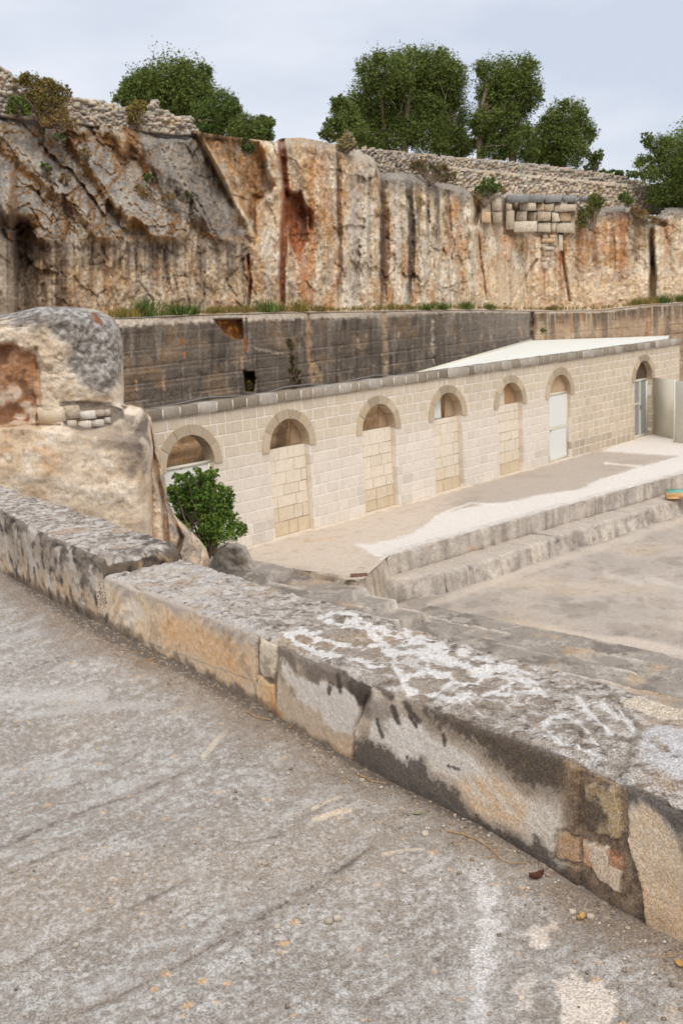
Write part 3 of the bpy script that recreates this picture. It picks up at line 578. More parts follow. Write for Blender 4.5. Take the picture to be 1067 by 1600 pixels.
# the right-hand return wall, tan with dark runs
CB = base(Z.shape, lin(168, 148, 126)); CB = mixc(CB, lin(196, 178, 156), ss(0, .35, nn)*.8); hrel = (zt[None]-Z); CB = mixc(CB, lin(78, 70, 64), ss(.9+.8*st, .15, hrel)*.8*ss(-.25, .2, st2+.1)); CB = mixc(CB, lin(96, 86, 78), ss(0.0, .3, st)*.6); CB = mixc(CB, lin(150, 100, 66), ss(.2, .4, -st)*.7)
C = np.where(isA[..., None], C, CB)
C = mixc(C, lin(214, 204, 190), ss(.2, .1, hrel + n6*.12)*.9*ss(700, 500, qx)); C = mixc(C, lin(196, 186, 172), ss(.1, .04, hrel + n6*.08)*.8)
for pts, wd, col, k_ in [([(481, 490), (483, 540), (490, 600)], 7, lin(186, 160, 135), .7), ([(600, 490), (603, 590)], 7, lin(186, 165, 140), .6), ([(286, 530), (290, 560)], 2.5, lin(170, 105, 65), .9), ([(384, 530), (384, 548)], 3, lin(160, 105, 65), .8), ([(214, 596), (214, 618)], 2, lin(190, 150, 110), .8), ([(256, 594), (257, 610)], 2, lin(190, 150, 110), .8),
                         ([(400, 545), (430, 550), (440, 552)], 3, lin(190, 180, 168), .5), ([(676, 500), (677, 570)], 3, lin(196, 186, 170), .6), ([(380, 560), (380, 580)], 4, lin(190, 165, 140), .7), ([(490, 570), (500, 592)], 8, lin(190, 160, 120), .5)]:
    C = mixc(C, col, ss(wd, wd*.2, dline(qx, qy, pts) + 6*n6)*k_)
C = mixc(C, lin(112, 72, 40), ss(-1, 1.5, notch)); C = mixc(C, lin(186, 130, 62), ss(.1, .3, n6)*ss(-1, 1, notch)*.8); C = mixc(C, lin(90, 62, 40), ss(-1, 2, hole)); C = mixc(C, lin(150, 140, 60), ss(-1, 2, hole)*ss(590, 598, qy))
C = C*np.array([1.1, 1.03, .95])
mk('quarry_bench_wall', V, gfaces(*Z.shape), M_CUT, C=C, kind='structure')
# bench (ledge) between the lower cut and the cliff
f_ = np.linspace(0, 1, 14)[:, None]; Dl = Dwl(rr)[None]*(1-f_) + (Dcl(rr)[None]+1.4)*f_ + .0; zl = zt[None] + .02 + f_*.12 + 0*Dl; V = np.stack([rr[None]*Dl, Dl, zl], -1)
V[..., 2] += fbm(V, 1.5, 4, 46)*.05*np.minimum(1, f_*3); nn = fbm(V, 2, 4, 47); C = base(Dl.shape, lin(206, 192, 174)); C = mixc(C, lin(176, 140, 98), ss(-.1, .2, nn)*.7)
mk('bench_ledge', V, gfaces(*Dl.shape), M_CUT, C=C, kind='structure')

# the cliff
cols = np.r_[np.linspace(-260, -30, 40), np.linspace(-28, 1090, 720), np.linspace(1100, 1300, 20)]
_ct = np.array([(-260, 170), (-60, 176), (0, 180), (46, 183), (80, 188), (124, 192), (198, 198), (229, 203), (278, 209), (309, 206), (340, 211), (400, 218), (428, 222), (440, 216), (470, 215), (500, 220), (530, 228), (560, 234), (585, 248), (592, 269), (640, 271), (680, 282), (722, 292), (740, 302), (752, 298), (780, 296), (800, 302), (830, 303), (895, 305), (905, 322), (925, 329), (950, 324), (975, 319), (990, 328), (1003, 344), (1020, 346), (1034, 330), (1045, 324), (1067, 325), (1300, 330)], float)
_hy = 486.
r0 = azr(cols, _hy)[0]
tr, te = azr(_ct[:, 0], _ct[:, 1]); o_ = np.argsort(tr); ztop_el = np.interp(r0, tr[o_], te[o_])
zb_el = ledge_el(r0) - .003
t_ = np.linspace(0, 1, 200)[:, None]; EL = zb_el[None]*(1-t_) + ztop_el[None]*t_; R_ = r0[None]+0*EL; D = Dcl(R_)
V0 = np.stack([R_*D, D, EL*D], -1); qx, qy = proj(V0)
c1r, c2r, cir = cell(P3(qx/34+.0, qy/46, 0) + .55*np.stack([fbm(V0, 1.1, 4, 59), fbm(V0, 1.1, 4, 60), 0*qx], -1), 1, 18); c1q, c2q, ciq = cell(P3(qx/13, qy/17, 0) + .5*np.stack([fbm(V0, 2.5, 3, 62), fbm(V0, 2.5, 3, 63), 0*qx], -1), 1, 19)
n1 = fbm(V0, (.45, .45, .3), 5, 51); n2 = fbm(V0, (1.6, 1.6, .8), 5, 52); n3 = fbm(V0, (5, 5, 4), 4, 53); rg = 0; crk0 = ridge(V0, (1.4, 1.4, 1.), 4, 54)
eL = 310 + (qy-210)*(85/165.)                         # right edge of the sloping slab
mL = ss(6, -6, qx-eL)*ss(388, 368, qy + 14*n2)          # upper left zone of tilted slabs
d = n1*.45 + n2*.26 + n3*.09 + ((cir-.5)*.20 + (ciq-.5)*.08)*(.55+.8*ss(-.2, .3, n1))*(1-.55*ss(700, 780, qx)*ss(340, 400, qy))
d += mL*(ss(385, 195, qy)*2.3)
sA = (qy*.64-qx*.77) + 40*n1 + 18*n2; P1, P2_ = 74., 31.
f1 = (sA/P1) % 1; f2 = ((sA+20*n2)/P2_) % 1
c1, c2, ci = cell(P3(sA/75, (qx*.64+qy*.77)/150 + n1*.4, 0), 1, 3)
d += mL*(-.62*ss(0, .8, f1)*(1-ss(.7, 1, f1)) - .10*f2 + (ci-.5)*.5 + .03*ss(.12, 0, c2-c1)) * ss(4, -30, qx-eL)**.3 + mL*.1
d += .7*mL*(cell(P3(sA/30+n2, (qx*.64+qy*.77)/66, 0), 1, 5)[2]-.5)*.14
smooth_slab = spoly(qx+16*n2, qy+10*n1, [(215, 215), (305, 212), (394, 374), (330, 372), (250, 330)]); d = np.where(smooth_slab > 0, d*(1-.35*ss(0, 12, smooth_slab)), d)
# lower left vertical face: fissures
mV = ss(368, 390, qy)*ss(400, 380, qx)
c1b, c2b, cib = cell(P3(qx/42 + n2*.5, qy/95 + n1*.5, 0), 1, 8); d += mV*((cib-.5)*.22 + .09*ss(.1, 0, c2b-c1b)*ss(-.1, .2, n2))
d += .35*ss(35, 0, dline(qx, qy, [(150, 372), (152, 420), (158, 480)]))*0
d += ss(60, 0, np.abs(qx-30))*ss(330, 360, qy)*.9 - ss(30, 12, qx)*ss(230, 300, qy)*1.0    # recess and nearer buttress at far left
br = spoly(qx+22*n1+10*n2, qy+10*n2, [(318, 207), (400, 222), (428, 290), (405, 330), (396, 372), (380, 340), (350, 272), (312, 218)]); d += ss(-3, 8, br)*.75
# cleft, red cavity, pillars
d += .5*ss(8, 0, dline(qx, qy, [(440, 222), (447, 300), (446, 360), (441, 420), (442, 485)])+4*n2)
cav = spoly(qx, qy, [(447, 300), (468, 302), (486, 335), (484, 380), (465, 392), (450, 372)]); d += ss(-3, 8, cav+10*n2)*.8
mR = ss(428, 445, qx)
fl = fbm(P3(qx/26, qy/300), 1, 3, 61); d += mR*fl*.22 + fbm(V0, (9, 9, 7), 3, 57)*.05; crk_ = ridge(V0, (1.1, 1.1, .6), 5, 58); d += ss(.76, .9, crk_)*.06
d += ss(586, 600, qx)*ss(742, 720, qx)*.22 - ss(452, 475, qx)*ss(592, 575, qx)*.15
for x_, w_, a_ in ((530, 7, .12), (600, 8, .14), (640, 8, .14), (618, 5, -.15), (660, 6, -.12), (690, 8, .15), (716, 7, .12), (575, 6, .12)): d += a_*ss(w_, 0, np.abs(qx-x_-8*n1))*mR*ss(215, 300, qy+60*(n1+.3))
for pts, w_, a_ in [([(742, 296), (746, 330), (740, 350)], 9, .8), ([(745, 345), (752, 420), (760, 470)], 3, .25), ([(787, 300), (790, 345)], 6, .5), ([(875, 350), (878, 400), (889, 470)], 4, .5), ([(846, 390), (850, 480)], 4, .25), ([(795, 480), (822, 430), (838, 405)], 2.5, .2),
                    ([(1015, 345), (1018, 400), (1020, 480)], 7, .9), ([(1003, 345), (1036, 350)], 7, .6), ([(958, 360), (960, 420)], 2.5, .15), ([(387, 400), (392, 440), (388, 480)], 4, .5), ([(245, 380), (262, 430), (270, 480)], 3, .12), ([(700, 300), (704, 360)], 3, .15), ([(210, 380), (216, 440), (240, 470)], 3, .12)]:
    d += a_*ss(w_, 0, dline(qx, qy, pts)+5*n2)
mB = spoly(qx+8*n2, qy+8*n1, [(740, 285), (905, 300), (905, 350), (880, 372), (860, 425), (845, 425), (842, 372), (790, 370), (740, 350)])
d += ss(-4, 6, mB)*(.5)*((cell(P3(qx/22+n2, qy/18+n1, 0), 1, 9)[2]-.5)*.4 + .35)
d += (.3+.6*mR)*ss(.06, 0, 1-t_)**2*(1+.8*n2)                     # rounded brow
d += -.25*ss(.08, 0, t_)*(.5+n2)                          # talus at the foot
V = V0*(1+d/D)[..., None]
# colours: relief decides lichen-grey shoulders and brown undercuts; streaks run down from the brow
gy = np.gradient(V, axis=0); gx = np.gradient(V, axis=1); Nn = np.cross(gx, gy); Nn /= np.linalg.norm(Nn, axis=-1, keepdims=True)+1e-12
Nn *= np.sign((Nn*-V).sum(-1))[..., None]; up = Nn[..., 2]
s1 = fbm(P3(qx/13, qy/260), 1, 5, 71); s2 = fbm(P3(qx/5, qy/130), 1, 4, 72); s3 = fbm(P3(qx/30, qy/300), 1, 4, 73); blot = fbm(V0, (.9, .9, .7), 7, 74, .62); fine = fbm(V0, (4, 4, 3.2), 5, 75, .68); mid = fbm(V0, (1.8, 1.8, 1.3), 6, 76, .64)
top = (1-t_)*0 + t_
C = base(EL.shape, lin(212, 190, 158)); C = mixc(C, lin(236, 223, 205), ss(-.02, .16, blot)*.8)
C = mixc(C, lin(210, 160, 104), ss(.0, .2, -blot + .25*s1)*.62); C = mixc(C, lin(168, 150, 134), ss(.08, .2, mid)*.55); C = mixc(C, lin(236, 220, 198), ss(.08, .2, -mid)*.6); C = mixc(C, lin(192, 136, 84), ss(.06, .18, fbm(V0, 1.2, 6, 79, .64)+.3*s1)*.45); C = mixc(C, lin(226, 206, 182), ss(720, 800, qx)*ss(400, 440, qy)*.55); C = mixc(C, lin(178, 126, 86), ss(.1, .4, -fine + .5*s1)*.5); C = mixc(C, lin(110, 82, 62), ss(.78, .9, crk_)*.35); C = mixc(C, lin(120, 92, 72), ss(.06, .0, c2r-c1r)*ss(-.02, .15, mid)*(.42-.34*mL)); C = mixc(C, lin(232, 220, 204), ss(.1, .35, fine-.2*s1)*.5); C = mixc(C, lin(160, 148, 136), ss(.0, .35, s2+.2*n2)*.45)
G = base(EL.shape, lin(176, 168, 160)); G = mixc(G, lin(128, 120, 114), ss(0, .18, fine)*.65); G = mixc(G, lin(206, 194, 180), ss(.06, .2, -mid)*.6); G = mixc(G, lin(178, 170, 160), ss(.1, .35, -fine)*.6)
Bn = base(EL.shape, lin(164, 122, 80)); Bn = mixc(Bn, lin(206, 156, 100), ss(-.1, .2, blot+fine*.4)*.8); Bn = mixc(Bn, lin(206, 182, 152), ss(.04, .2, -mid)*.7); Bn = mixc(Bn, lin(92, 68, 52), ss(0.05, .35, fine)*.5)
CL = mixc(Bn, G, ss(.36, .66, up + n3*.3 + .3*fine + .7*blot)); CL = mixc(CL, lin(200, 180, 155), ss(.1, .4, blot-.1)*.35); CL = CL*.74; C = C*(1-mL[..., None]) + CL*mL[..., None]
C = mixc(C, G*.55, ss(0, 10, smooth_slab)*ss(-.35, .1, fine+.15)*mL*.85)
lf = mV*ss(400, 386, qx); C = mixc(C, lin(122, 116, 112), lf*ss(425, 375, qy+30*s1)*.75); C = mixc(C, lin(176, 152, 126), lf*.5); C = mixc(C, lin(120, 104, 92), lf*ss(-.1, .25, s2)*ss(480, 400, qy)*.7); C = mixc(C, lin(92, 80, 72), lf*ss(.0, .3, s1)*ss(470, 390, qy)*.75)
C = mixc(C, lin(86, 70, 58), ss(34, 4, np.abs(qx-38-.12*(qy-400)+14*s2))*ss(300, 350, qy)*.85); C = mixc(C, lin(96, 76, 60), ss(16, 2, np.abs(qx-96+10*s2))*ss(350, 400, qy)*.8); C = mixc(C, lin(120, 90, 66), ss(10, 2, np.abs(qx-72+10*s2))*ss(340, 400, qy)*.6)
C = mixc(C, lin(128, 122, 116), ss(20, 10, qx)*ss(200, 260, qy)*ss(-.2, .2, n2)*.7)
C = mixc(C, Bn, ss(-3, 5, br)*.85*ss(-.2, .05, .1-mid))
C = mixc(C, lin(132, 72, 42), ss(-6, 6, cav+18*n2+10*fine)*.9); C = mixc(C, lin(190, 122, 76), ss(14, 3, dline(qx, qy, [(447, 300), (470, 400), (480, 470)])+20*fine)*.7); C = mixc(C, lin(150, 78, 40), ss(7, 2, dline(qx, qy, [(440, 225), (447, 300), (441, 420), (442, 485)])+6*n2)*.85)
def streak(x_, w_, y0, y1, col, k_, wob=8): 
    global C
    C = mixc(C, col, ss(w_, w_*.35, np.abs(qx-x_-wob*n1-wob*.6*s2)+w_*.9*fine+w_*.5*np.minimum(mid, .3))*ss(y0-12, y0+8, qy+20*s2)*ss(y1+25, y1-45, qy+45*s2)*k_)
DK = lin(84, 70, 60); OR = lin(200, 142, 96); RU = lin(164, 98, 58); PA_ = lin(216, 206, 194)
for a in [(600, 10, 268, 480, lin(104, 68, 44), .9), (596, 5, 272, 440, DK, .8), (640, 8, 275, 480, DK, .92), (652, 5, 280, 400, DK, .6), (668, 6, 282, 380, lin(110, 100, 94), .7), (682, 5, 285, 400, lin(96, 88, 82), .7), (618, 7, 275, 470, PA_, .7), (530, 6, 232, 470, lin(128, 86, 56), .85), (527, 3, 235, 360, DK, .7), (505, 8, 235, 330, OR, .55), (488, 6, 260, 460, OR, .6), (520, 5, 330, 480, OR, .5), (560, 26, 240, 480, PA_, .5), (555, 8, 300, 480, lin(176, 168, 162), .6),
          (575, 5, 250, 420, lin(140, 130, 120), .5), (700, 7, 290, 360, lin(112, 104, 98), .6), (718, 8, 294, 400, lin(196, 140, 92), .6), (725, 5, 294, 350, lin(110, 100, 94), .6), (478, 10, 390, 485, lin(206, 152, 110), .5), (705, 3, 320, 400, OR, .7), (750, 4, 360, 460, OR, .5), (788, 5, 300, 400, RU, .6), (790, 12, 340, 430, lin(206, 150, 104), .5),
          (876, 5, 385, 475, RU, .9), (850, 8, 400, 480, OR, .7), (862, 5, 355, 420, OR, .6), (905, 8, 335, 430, lin(150, 96, 58), .6), (928, 7, 335, 440, lin(142, 88, 52), .75), (943, 5, 335, 420, OR, .6), (955, 6, 330, 400, lin(130, 92, 64), .6), (970, 8, 330, 430, lin(172, 112, 66), .7), (990, 8, 335, 430, lin(136, 112, 94), .6), (1018, 5, 395, 480, DK, .95), (1017, 6, 340, 400, lin(112, 74, 50), .8), (1040, 5, 350, 420, OR, .6), (1055, 8, 335, 480, lin(206, 180, 150), .5), (1080, 10, 335, 480, OR, .5),
          (405, 10, 240, 300, lin(170, 120, 80), .5), (420, 10, 250, 480, PA_, .45), (388, 3, 400, 480, RU, .8), (247, 4, 400, 470, RU, .3)]: streak(*a)
mO = ss(885, 905, qx)*ss(1012, 1000, qx)*ss(435, 380, qy); C = mixc(C, lin(190, 134, 88), mO*.4*ss(-.3, .2, s1)); C = mixc(C, lin(220, 192, 156), ss(740, 770, qx)*ss(412, 440, qy)*.5*ss(-.2, .2, blot+.1))
C = mixc(C, lin(140, 134, 130), ss(.16, .02, 1-t_+.05*s2)*ss(590, 605, qx)*.8); C = mixc(C, lin(150, 142, 134), ss(.1, .02, 1-t_)*ss(425, 440, qx)*.5)
C = mixc(C, lin(206, 194, 180), ss(-4, 5, mB)*.4); C = mixc(C, lin(96, 80, 66), ss(.06, 0, c2b-c1b)*mV*.2*ss(-.1, .2, n2))
C = mixc(C, lin(176, 146, 92), ss(.05, 0, t_)*.5)
# plateau beyond the brow
last = V[-1]; back = []
for i, k_ in enumerate((.25, .8, 1.8, 3.5, 8, 30, 140)):
    P = last.copy(); P[:, :2] *= (1+k_/np.linalg.norm(last[:, :2], axis=1))[:, None]; P[:, 2] = last[:, 2]*(1-.0) - .05 - .02*min(k_, 5); back.append(P)
gm = C.mean(-1, keepdims=True); C = gm + (C-gm)*.92; C = np.clip(C*np.array([1.09, 1.06, .985]), 0, .92); Vf = np.concatenate([V, np.array(back)]); Cf = np.concatenate([C, np.broadcast_to(lin(150, 132, 104), (7,)+C.shape[1:])])
mk('quarry_cliff', Vf, gfaces(*Vf.shape[:2]), M_CLIFF, C=Cf, kind='structure')
_cliffD = lambda px: float(Dcl(azr(px, 486.)[0]))

# ---- coursed masonry patch set in the cliff
mp_ = at_depth(845, 372, 41); patch = empty('masonry_patch', mp_, 'patch of squared pale blocks with grey capping built into the cliff face', 'masonry')
def pxblock(x0, y0, x1, y1, D_, th=.5, j=.03, bev=.05):
    c = [(x0, y1), (x1, y1), (x1, y0), (x0, y0)]; cx, cy = (x0+x1)/2, (y0+y1)/2; V = []
    f = at_depth([p[0] for p in c], [p[1] for p in c], D_) + RG.normal(size=(4, 3))*j*.5; bk = f*(1+th/D_); cc = f.mean(0)
    rim = f*(1+bev/D_); fr_ = cc + (f-cc)*np.array([.93, 1, .91]); fr_ += RG.normal(size=(4, 3))*j*.4
    V = np.concatenate([bk, rim, fr_]); F = [(a*4+i, a*4+(i+1) % 4, (a+1)*4+(i+1) % 4, (a+1)*4+i) for a in (0, 1) for i in range(4)] + [(8, 9, 10, 11)]
    return V, np.array(F)
rowsP = [(213, 250, [(270, 365), (367, 435), (437, 515), (517, 580), (596, 640)]), (252, 290, [(322, 400), (401, 435), (436, 480), (482, 578)]), (291, 336, [(306, 360), (361, 402), (403, 467), (469, 504), (506, 557)]), (337, 386, [(294, 405), (407, 465), (467, 490), (491, 574)]),
         (398, 416, [(427, 455), (457, 488)]), (417, 432, [(426, 486)]), (433, 450, [(428, 452), (453, 484)]), (451, 468, [(428, 480)]), (469, 498, [(430, 466)]), (499, 520, [(424, 440), (442, 462)]), (521, 552, [(420, 452)]), (395, 470, [(500, 520)]),
         (255, 288, [(262, 290)]), (290, 372, [(262, 300)]), (236, 290, [(198, 240)]), (292, 345, [(150, 195), (200, 245)])]
for i, (y0, y1, xs_) in enumerate(rowsP):
    for (a, b) in xs_:
        sx = .344; c = lin(*[(206, 190, 168), (214, 200, 180), (194, 176, 152), (208, 180, 146)][RG.integers(4)]); c = lin(148, 146, 144) if i == 0 else c; th = .35 if i < 4 else .2
        mk('block', *pxblock(700+a*sx, 230+(y0+(a-270)*.03*(i < 4))*sx, 700+b*sx-.3, 230+y1*sx-.1, _cliffD(700+a*sx)+.04-(.08 if i < 4 else 0)+RG.normal()*.05, .9, j=.03, bev=.035), M_CUT, patch, C=c, smooth=False)

# ---- dry stone walls on the brow
def drystone(name, label, topl, botl, Dl, sw=11., sh=6.5, tone=(196, 182, 162), cap=None, n_jit=.25, group=None):
    tx, ty = np.array(topl).T; bx, by = np.array(botl).T; x0, x1 = max(tx[0], bx[0]), min(tx[-1], bx[-1]); Df = lambda x: np.interp(x, [p[0] for p in Dl], [p[1] for p in Dl])
    root = empty(name, at_depth((x0+x1)/2, np.interp((x0+x1)/2, bx, by), Df((x0+x1)/2)), label, 'wall', group)
    xs = np.linspace(x0, x1, 60); T = at_depth(xs, np.interp(xs, tx, ty)+3, Df(xs)+.12); B = at_depth(xs, np.interp(xs, bx, by)+4, Df(xs)+.12); V = np.concatenate([T, B, T*(1+.5/Df(xs))[:, None], B*(1+.5/Df(xs))[:, None]])
    F = [(i, i+1, 61+i, 60+i) for i in range(59)] + [(120+i, 121+i, i+1, i) for i in range(59)]
    mk('core', V, np.array(F), M_DRYST, root, C=lin(150, 134, 114))
    P_ = []; nr_ = int(max((by.max()-ty.min()), 6)/sh*2.2); hmax = max(np.interp(xx_, bx, by)-np.interp(xx_, tx, ty) for xx_ in np.linspace(x0, x1, 40)); row = 0; v0 = 0.
    while v0 < hmax+3:
        h_ = sh*RG.uniform(.7, 1.2); x = x0 + RG.uniform(-sw, 0)*.5
        while x < x1:
            w_ = sw*RG.uniform(.45, 1.5); xm = min(max(x+w_/2, x0), x1); yt, yb = np.interp(xm, tx, ty), np.interp(xm, bx, by)
            y = yb + 2 - v0 - h_/2 + RG.normal()*.5
            if y > yt - h_*.25:
                D_ = float(Df(xm))+RG.normal()*.05; k_ = D_/FPX
                c = lin(*(np.array(tone)+RG.normal()*11+RG.normal(size=3)*2)); c = mixc(c[None], lin(158, 152, 146), np.array([.6*(RG.random() < .3)]))[0]; c = mixc(c[None], lin(190, 156, 118), np.array([.5*(RG.random() < .15)]))[0]
                v, f = stone_vf(at_depth(x+w_/2, y, D_+.10), EX, EY, EZ, w_*k_*1.08, .3, h_*k_*1.14, .06, box=.96); P_.append((v, f, c))
            x += w_*.97
        v0 += h_*.95
    v, f, c = join(P_); mk('stones', v, f, M_DRYST, root, C=c, smooth=False, kind='stuff')
    if cap:
        tc_, D0 = cap; cx, cy = np.array(tc_).T; xs = cx[0]
        while xs < cx[-1]:
            w_ = RG.uniform(16, 26); D_ = float(Df(xs+w_/2))-.06; y = np.interp(xs+w_/2, cx, cy); sl_ = (np.interp(xs+w_, cx, cy)-np.interp(xs, cx, cy))
            p = at_depth([xs, xs+w_-.6, xs+w_-.6, xs], [y+2.6-sl_/2, y+2.6+sl_/2, y-2.2+sl_/2, y-2.2-sl_/2], D_); bk = p*(1+.5/D_)
            V = np.concatenate([p, bk]); mk('cap_stone', V, [(0, 1, 2, 3), (3, 2, 6, 7), (1, 5, 6, 2), (0, 3, 7, 4), (0, 4, 5, 1)], M_DRYST, root, C=lin(206, 192, 172), smooth=False); xs += w_
    return root
drystone('dry_stone_wall', 'crumbling dry stone wall on the left part of the cliff top behind the dry shrubs', [(-60, 70), (0, 104), (18, 118), (34, 146), (60, 152), (100, 152), (150, 158), (200, 172), (228, 178), (236, 158), (243, 160), (250, 174), (262, 174), (268, 182), (300, 184), (306, 205)], [(-60, 180), (0, 180), (124, 192), (198, 200), (278, 210), (306, 208)], [(-60, 23.6), (100, 25.8), (306, 28.4)], sw=7.5, sh=3.5, tone=(196, 183, 164))
drystone('dry_stone_wall', 'thin upper dry stone wall running in front of the big trees', [(566, 232), (600, 237), (744, 250), (800, 255), (860, 261), (964, 275), (1000, 284), (1022, 292)], [(566, 258), (590, 268), (640, 275), (711, 284), (800, 290), (1022, 300)], [(566, 36), (711, 41), (1022, 49.5)], sw=6, sh=3.0, tone=(184, 172, 156))
drystone('dry_stone_wall', 'lower dry stone wall with pale capping, ending squarely left of the right-hand tree', [(700, 263), (711, 264), (1030, 295)], [(700, 284), (722, 294), (745, 304), (800, 308), (900, 330), (1030, 332)], [(700, 40), (800, 43), (1030, 48.5)], sw=6.5, sh=3.4, tone=(208, 193, 171), cap=([(705, 263), (1032, 295)], 0))

# ================================================================== LEFT ROCK OUTCROP
def relief(name, ys, xl, xr, Dfun, cfun, mat, parent, nr, nc, rl=0, rr_=0, rt=0, Rm=.5, skirt=1.5, dens=.8):
    """rock mass seen over rows ys between outlines xl and xr; surface curves back at outlines, with a skirt behind"""
    y = np.linspace(ys[0], ys[-1], nr); l_ = np.interp(y, *np.array(xl).T[::-1]); r_ = np.interp(y, *np.array(xr).T[::-1])
    k_ = np.linspace(0, 1, nc); k_ = k_ if not rr_ else 1-(1-k_)**1.15
    X = l_[:, None]*(1-k_) + r_[:, None]*k_; Y = y[:, None]+0*X
    e = np.full(X.shape, 1e3)
    if rl: e = np.minimum(e, (X-l_[:, None])*1000./rl)
    if rr_: e = np.minimum(e, (r_[:, None]-X)*1000./rr_)
    if rt:
        ytop = Y[0, 0]; # outline distance to the top: nearest row whose span covers X
        cov = (X[None, :, :] >= 0); yt = np.interp(X, r_, y, left=ys[0]); yt2 = np.interp(-X, -l_, y, left=ys[0]); e = np.minimum(e, (Y-np.maximum(yt, yt2))*1000./rt)
    e = np.clip(e/1000., 0, 1); D = Dfun(X, Y) + Rm*(1-np.sqrt(np.clip(1-(1-e)**2, 0, 1)))
    V = at_depth(X, Y, D); dsp = cfun(V, X, Y, e, True); V = V*(1+dsp/D)[..., None]; C = cfun(V, X, Y, e, False)
    def sk(line, cl, k2):
        out_ = []; ce = V.reshape(-1, 3).mean(0)
        for j in (1, 2): out_.append(line*(1+j*skirt/2/np.linalg.norm(line, axis=-1))[..., None] + (ce-line)*.04*j)
        return out_
    VV = V; CC = C
    if rr_: a, b = sk(VV[:, -1], 0, 0); VV = np.concatenate([VV, a[:, None], b[:, None]], 1); CC = np.concatenate([CC, CC[:, -1:], CC[:, -1:]], 1)
    if rl: a, b = sk(VV[:, 0], 0, 0); VV = np.concatenate([b[:, None], a[:, None], VV], 1); CC = np.concatenate([CC[:, :1], CC[:, :1], CC], 1)
    a, b = sk(VV[0], 0, 0); VV = np.concatenate([b[None], a[None], VV]); CC = np.concatenate([CC[:1], CC[:1], CC])
    return mk(name, VV, gfaces(*VV.shape[:2]), mat, parent, C=CC)
orc = empty('rock_outcrop', at_depth(100, 900, 15), 'huge pale rock outcrop with rounded grey top and a band of small embedded stones', 'rock')
def oc(V, X, Y, e, disp):
    n1 = fbm(V, 1., 5, 101); n2 = fbm(V, 3.5, 5, 102); n3 = fbm(V, 12, 4, 103); rgd = ridge(V, (2, 2, 4), 4, 104)
    hol = spoly(X, Y, [(-60, 540), (20, 538), (52, 548), (62, 575), (60, 640), (48, 662), (-60, 668)])
    band = spoly(X, Y, [(95, 628), (140, 626), (172, 630), (192, 640), (192, 652), (175, 664), (130, 672), (100, 665)])
    if disp: 
        d = n1*.2 + n2*.045*ss(680, 600, Y) + n2*.015 + n3*.022*ss(640, 560, Y) + n3*.004 + ss(-4, 10, hol+12*n2)*.22 - ss(655, 675, Y - .12*(X-60))*.28 + ss(-1, 3, band)*.025 + (ss(.72, .88, ridge(V, 1.6, 5, 109))*.035 + .03*fbm(V, (6, 6, 6), 5, 110, .65))*ss(690, 600, Y)
        d += .12*ss(5, 0, dline(X, Y, [(57, 545), (58, 560), (62, 620), (60, 668)])+6*n2) + .1*ss(3, 0, dline(X, Y, [(0, 668), (60, 664), (95, 664)])+4*n2)
        return d
    m2 = fbm(V, 2.2, 7, 115, .64); C = base(X.shape, lin(222, 202, 176)); C = mixc(C, lin(214, 182, 144), ss(0, .2, n1)*.5); C = mixc(C, lin(236, 222, 202), ss(.02, .16, -m2)*.6); C = mixc(C, lin(182, 156, 128), ss(.06, .24, m2)*.45); C = mixc(C, lin(120, 100, 82), ss(.8, .92, ridge(V, 1.6, 5, 109))*.5)
    C = mixc(C, lin(200, 150, 96), ss(.12, .35, fbm(V, 1.6, 4, 108))*.55*ss(660, 690, Y)*ss(140, 60, X))
    g1 = ss(-8, 22, spoly(X, Y, [(55, 470), (205, 470), (205, 590), (190, 615), (150, 625), (110, 610), (88, 545), (68, 505)]) + 30*n2 + 16*n1)
    g0 = ss(515, 492, Y + 26*n2 - .05*X); G = base(X.shape, lin(148, 141, 134)); G = mixc(G, lin(104, 97, 90), ss(0.0, .2, n3+.6*m2)*.7); G = mixc(G, lin(198, 192, 184), ss(.02, .22, -n3-.3*m2)*.6); G = mixc(G, lin(200, 180, 152), ss(.15, .35, n1-.2*n2)*.4)
    C = C*(1-g1[..., None]*.95) + G*g1[..., None]*.95; C = mixc(C, G, g0)
    g2 = ss(-6, 16, spoly(X, Y, [(90, 660), (238, 640), (240, 742), (205, 745), (175, 712), (110, 690)]) + 30*n2 + 20*n1); C = mixc(C, lin(160, 142, 124), g2*.75); C = mixc(C, lin(112, 102, 94), g2*ss(150, 225, X)*.75*ss(-.2, .1, m2+n2))
    C = mixc(C, lin(168, 118, 80), ss(-3, 6, hol+12*n2)*.9); C = mixc(C, lin(118, 84, 60), ss(-3, 6, hol)*ss(-.05, .2, n2)*.8); C = mixc(C, lin(214, 198, 176), ss(-.05, .15, -n2+.12*n1)*ss(-3, 6, hol)*ss(585, 625, Y)*.9)
    C = mixc(C, lin(196, 132, 84), ss(6, 1, dline(X, Y, [(50, 560), (60, 580), (61, 650)])+14*n2)*.5); C = mixc(C, lin(130, 84, 58), ss(-2, 3, spoly(X, Y, [(141, 487), (150, 486), (163, 505), (160, 511), (150, 504)])+4*n2)*.9)
    C = mixc(C, lin(112, 100, 88), ss(-3, 1.5, band+5*n2)*.85)
    return C
relief('rock_face', [479, 930], [(60, 479), (30, 487), (0, 492), (-60, 500), (-200, 512), (-200, 930)], [(110, 479), (125, 480), (150, 483), (168, 491), (180, 500), (188, 515), (192, 540), (194, 600), (194, 632), (222, 637), (234, 655), (240, 700), (238, 760), (240, 930)],
       lambda X, Y: 15.0+.002*(X-100)*(X > 100), oc, M_ROCK, orc, 330, 230, rr_=34, rt=28, Rm=.6, skirt=3)
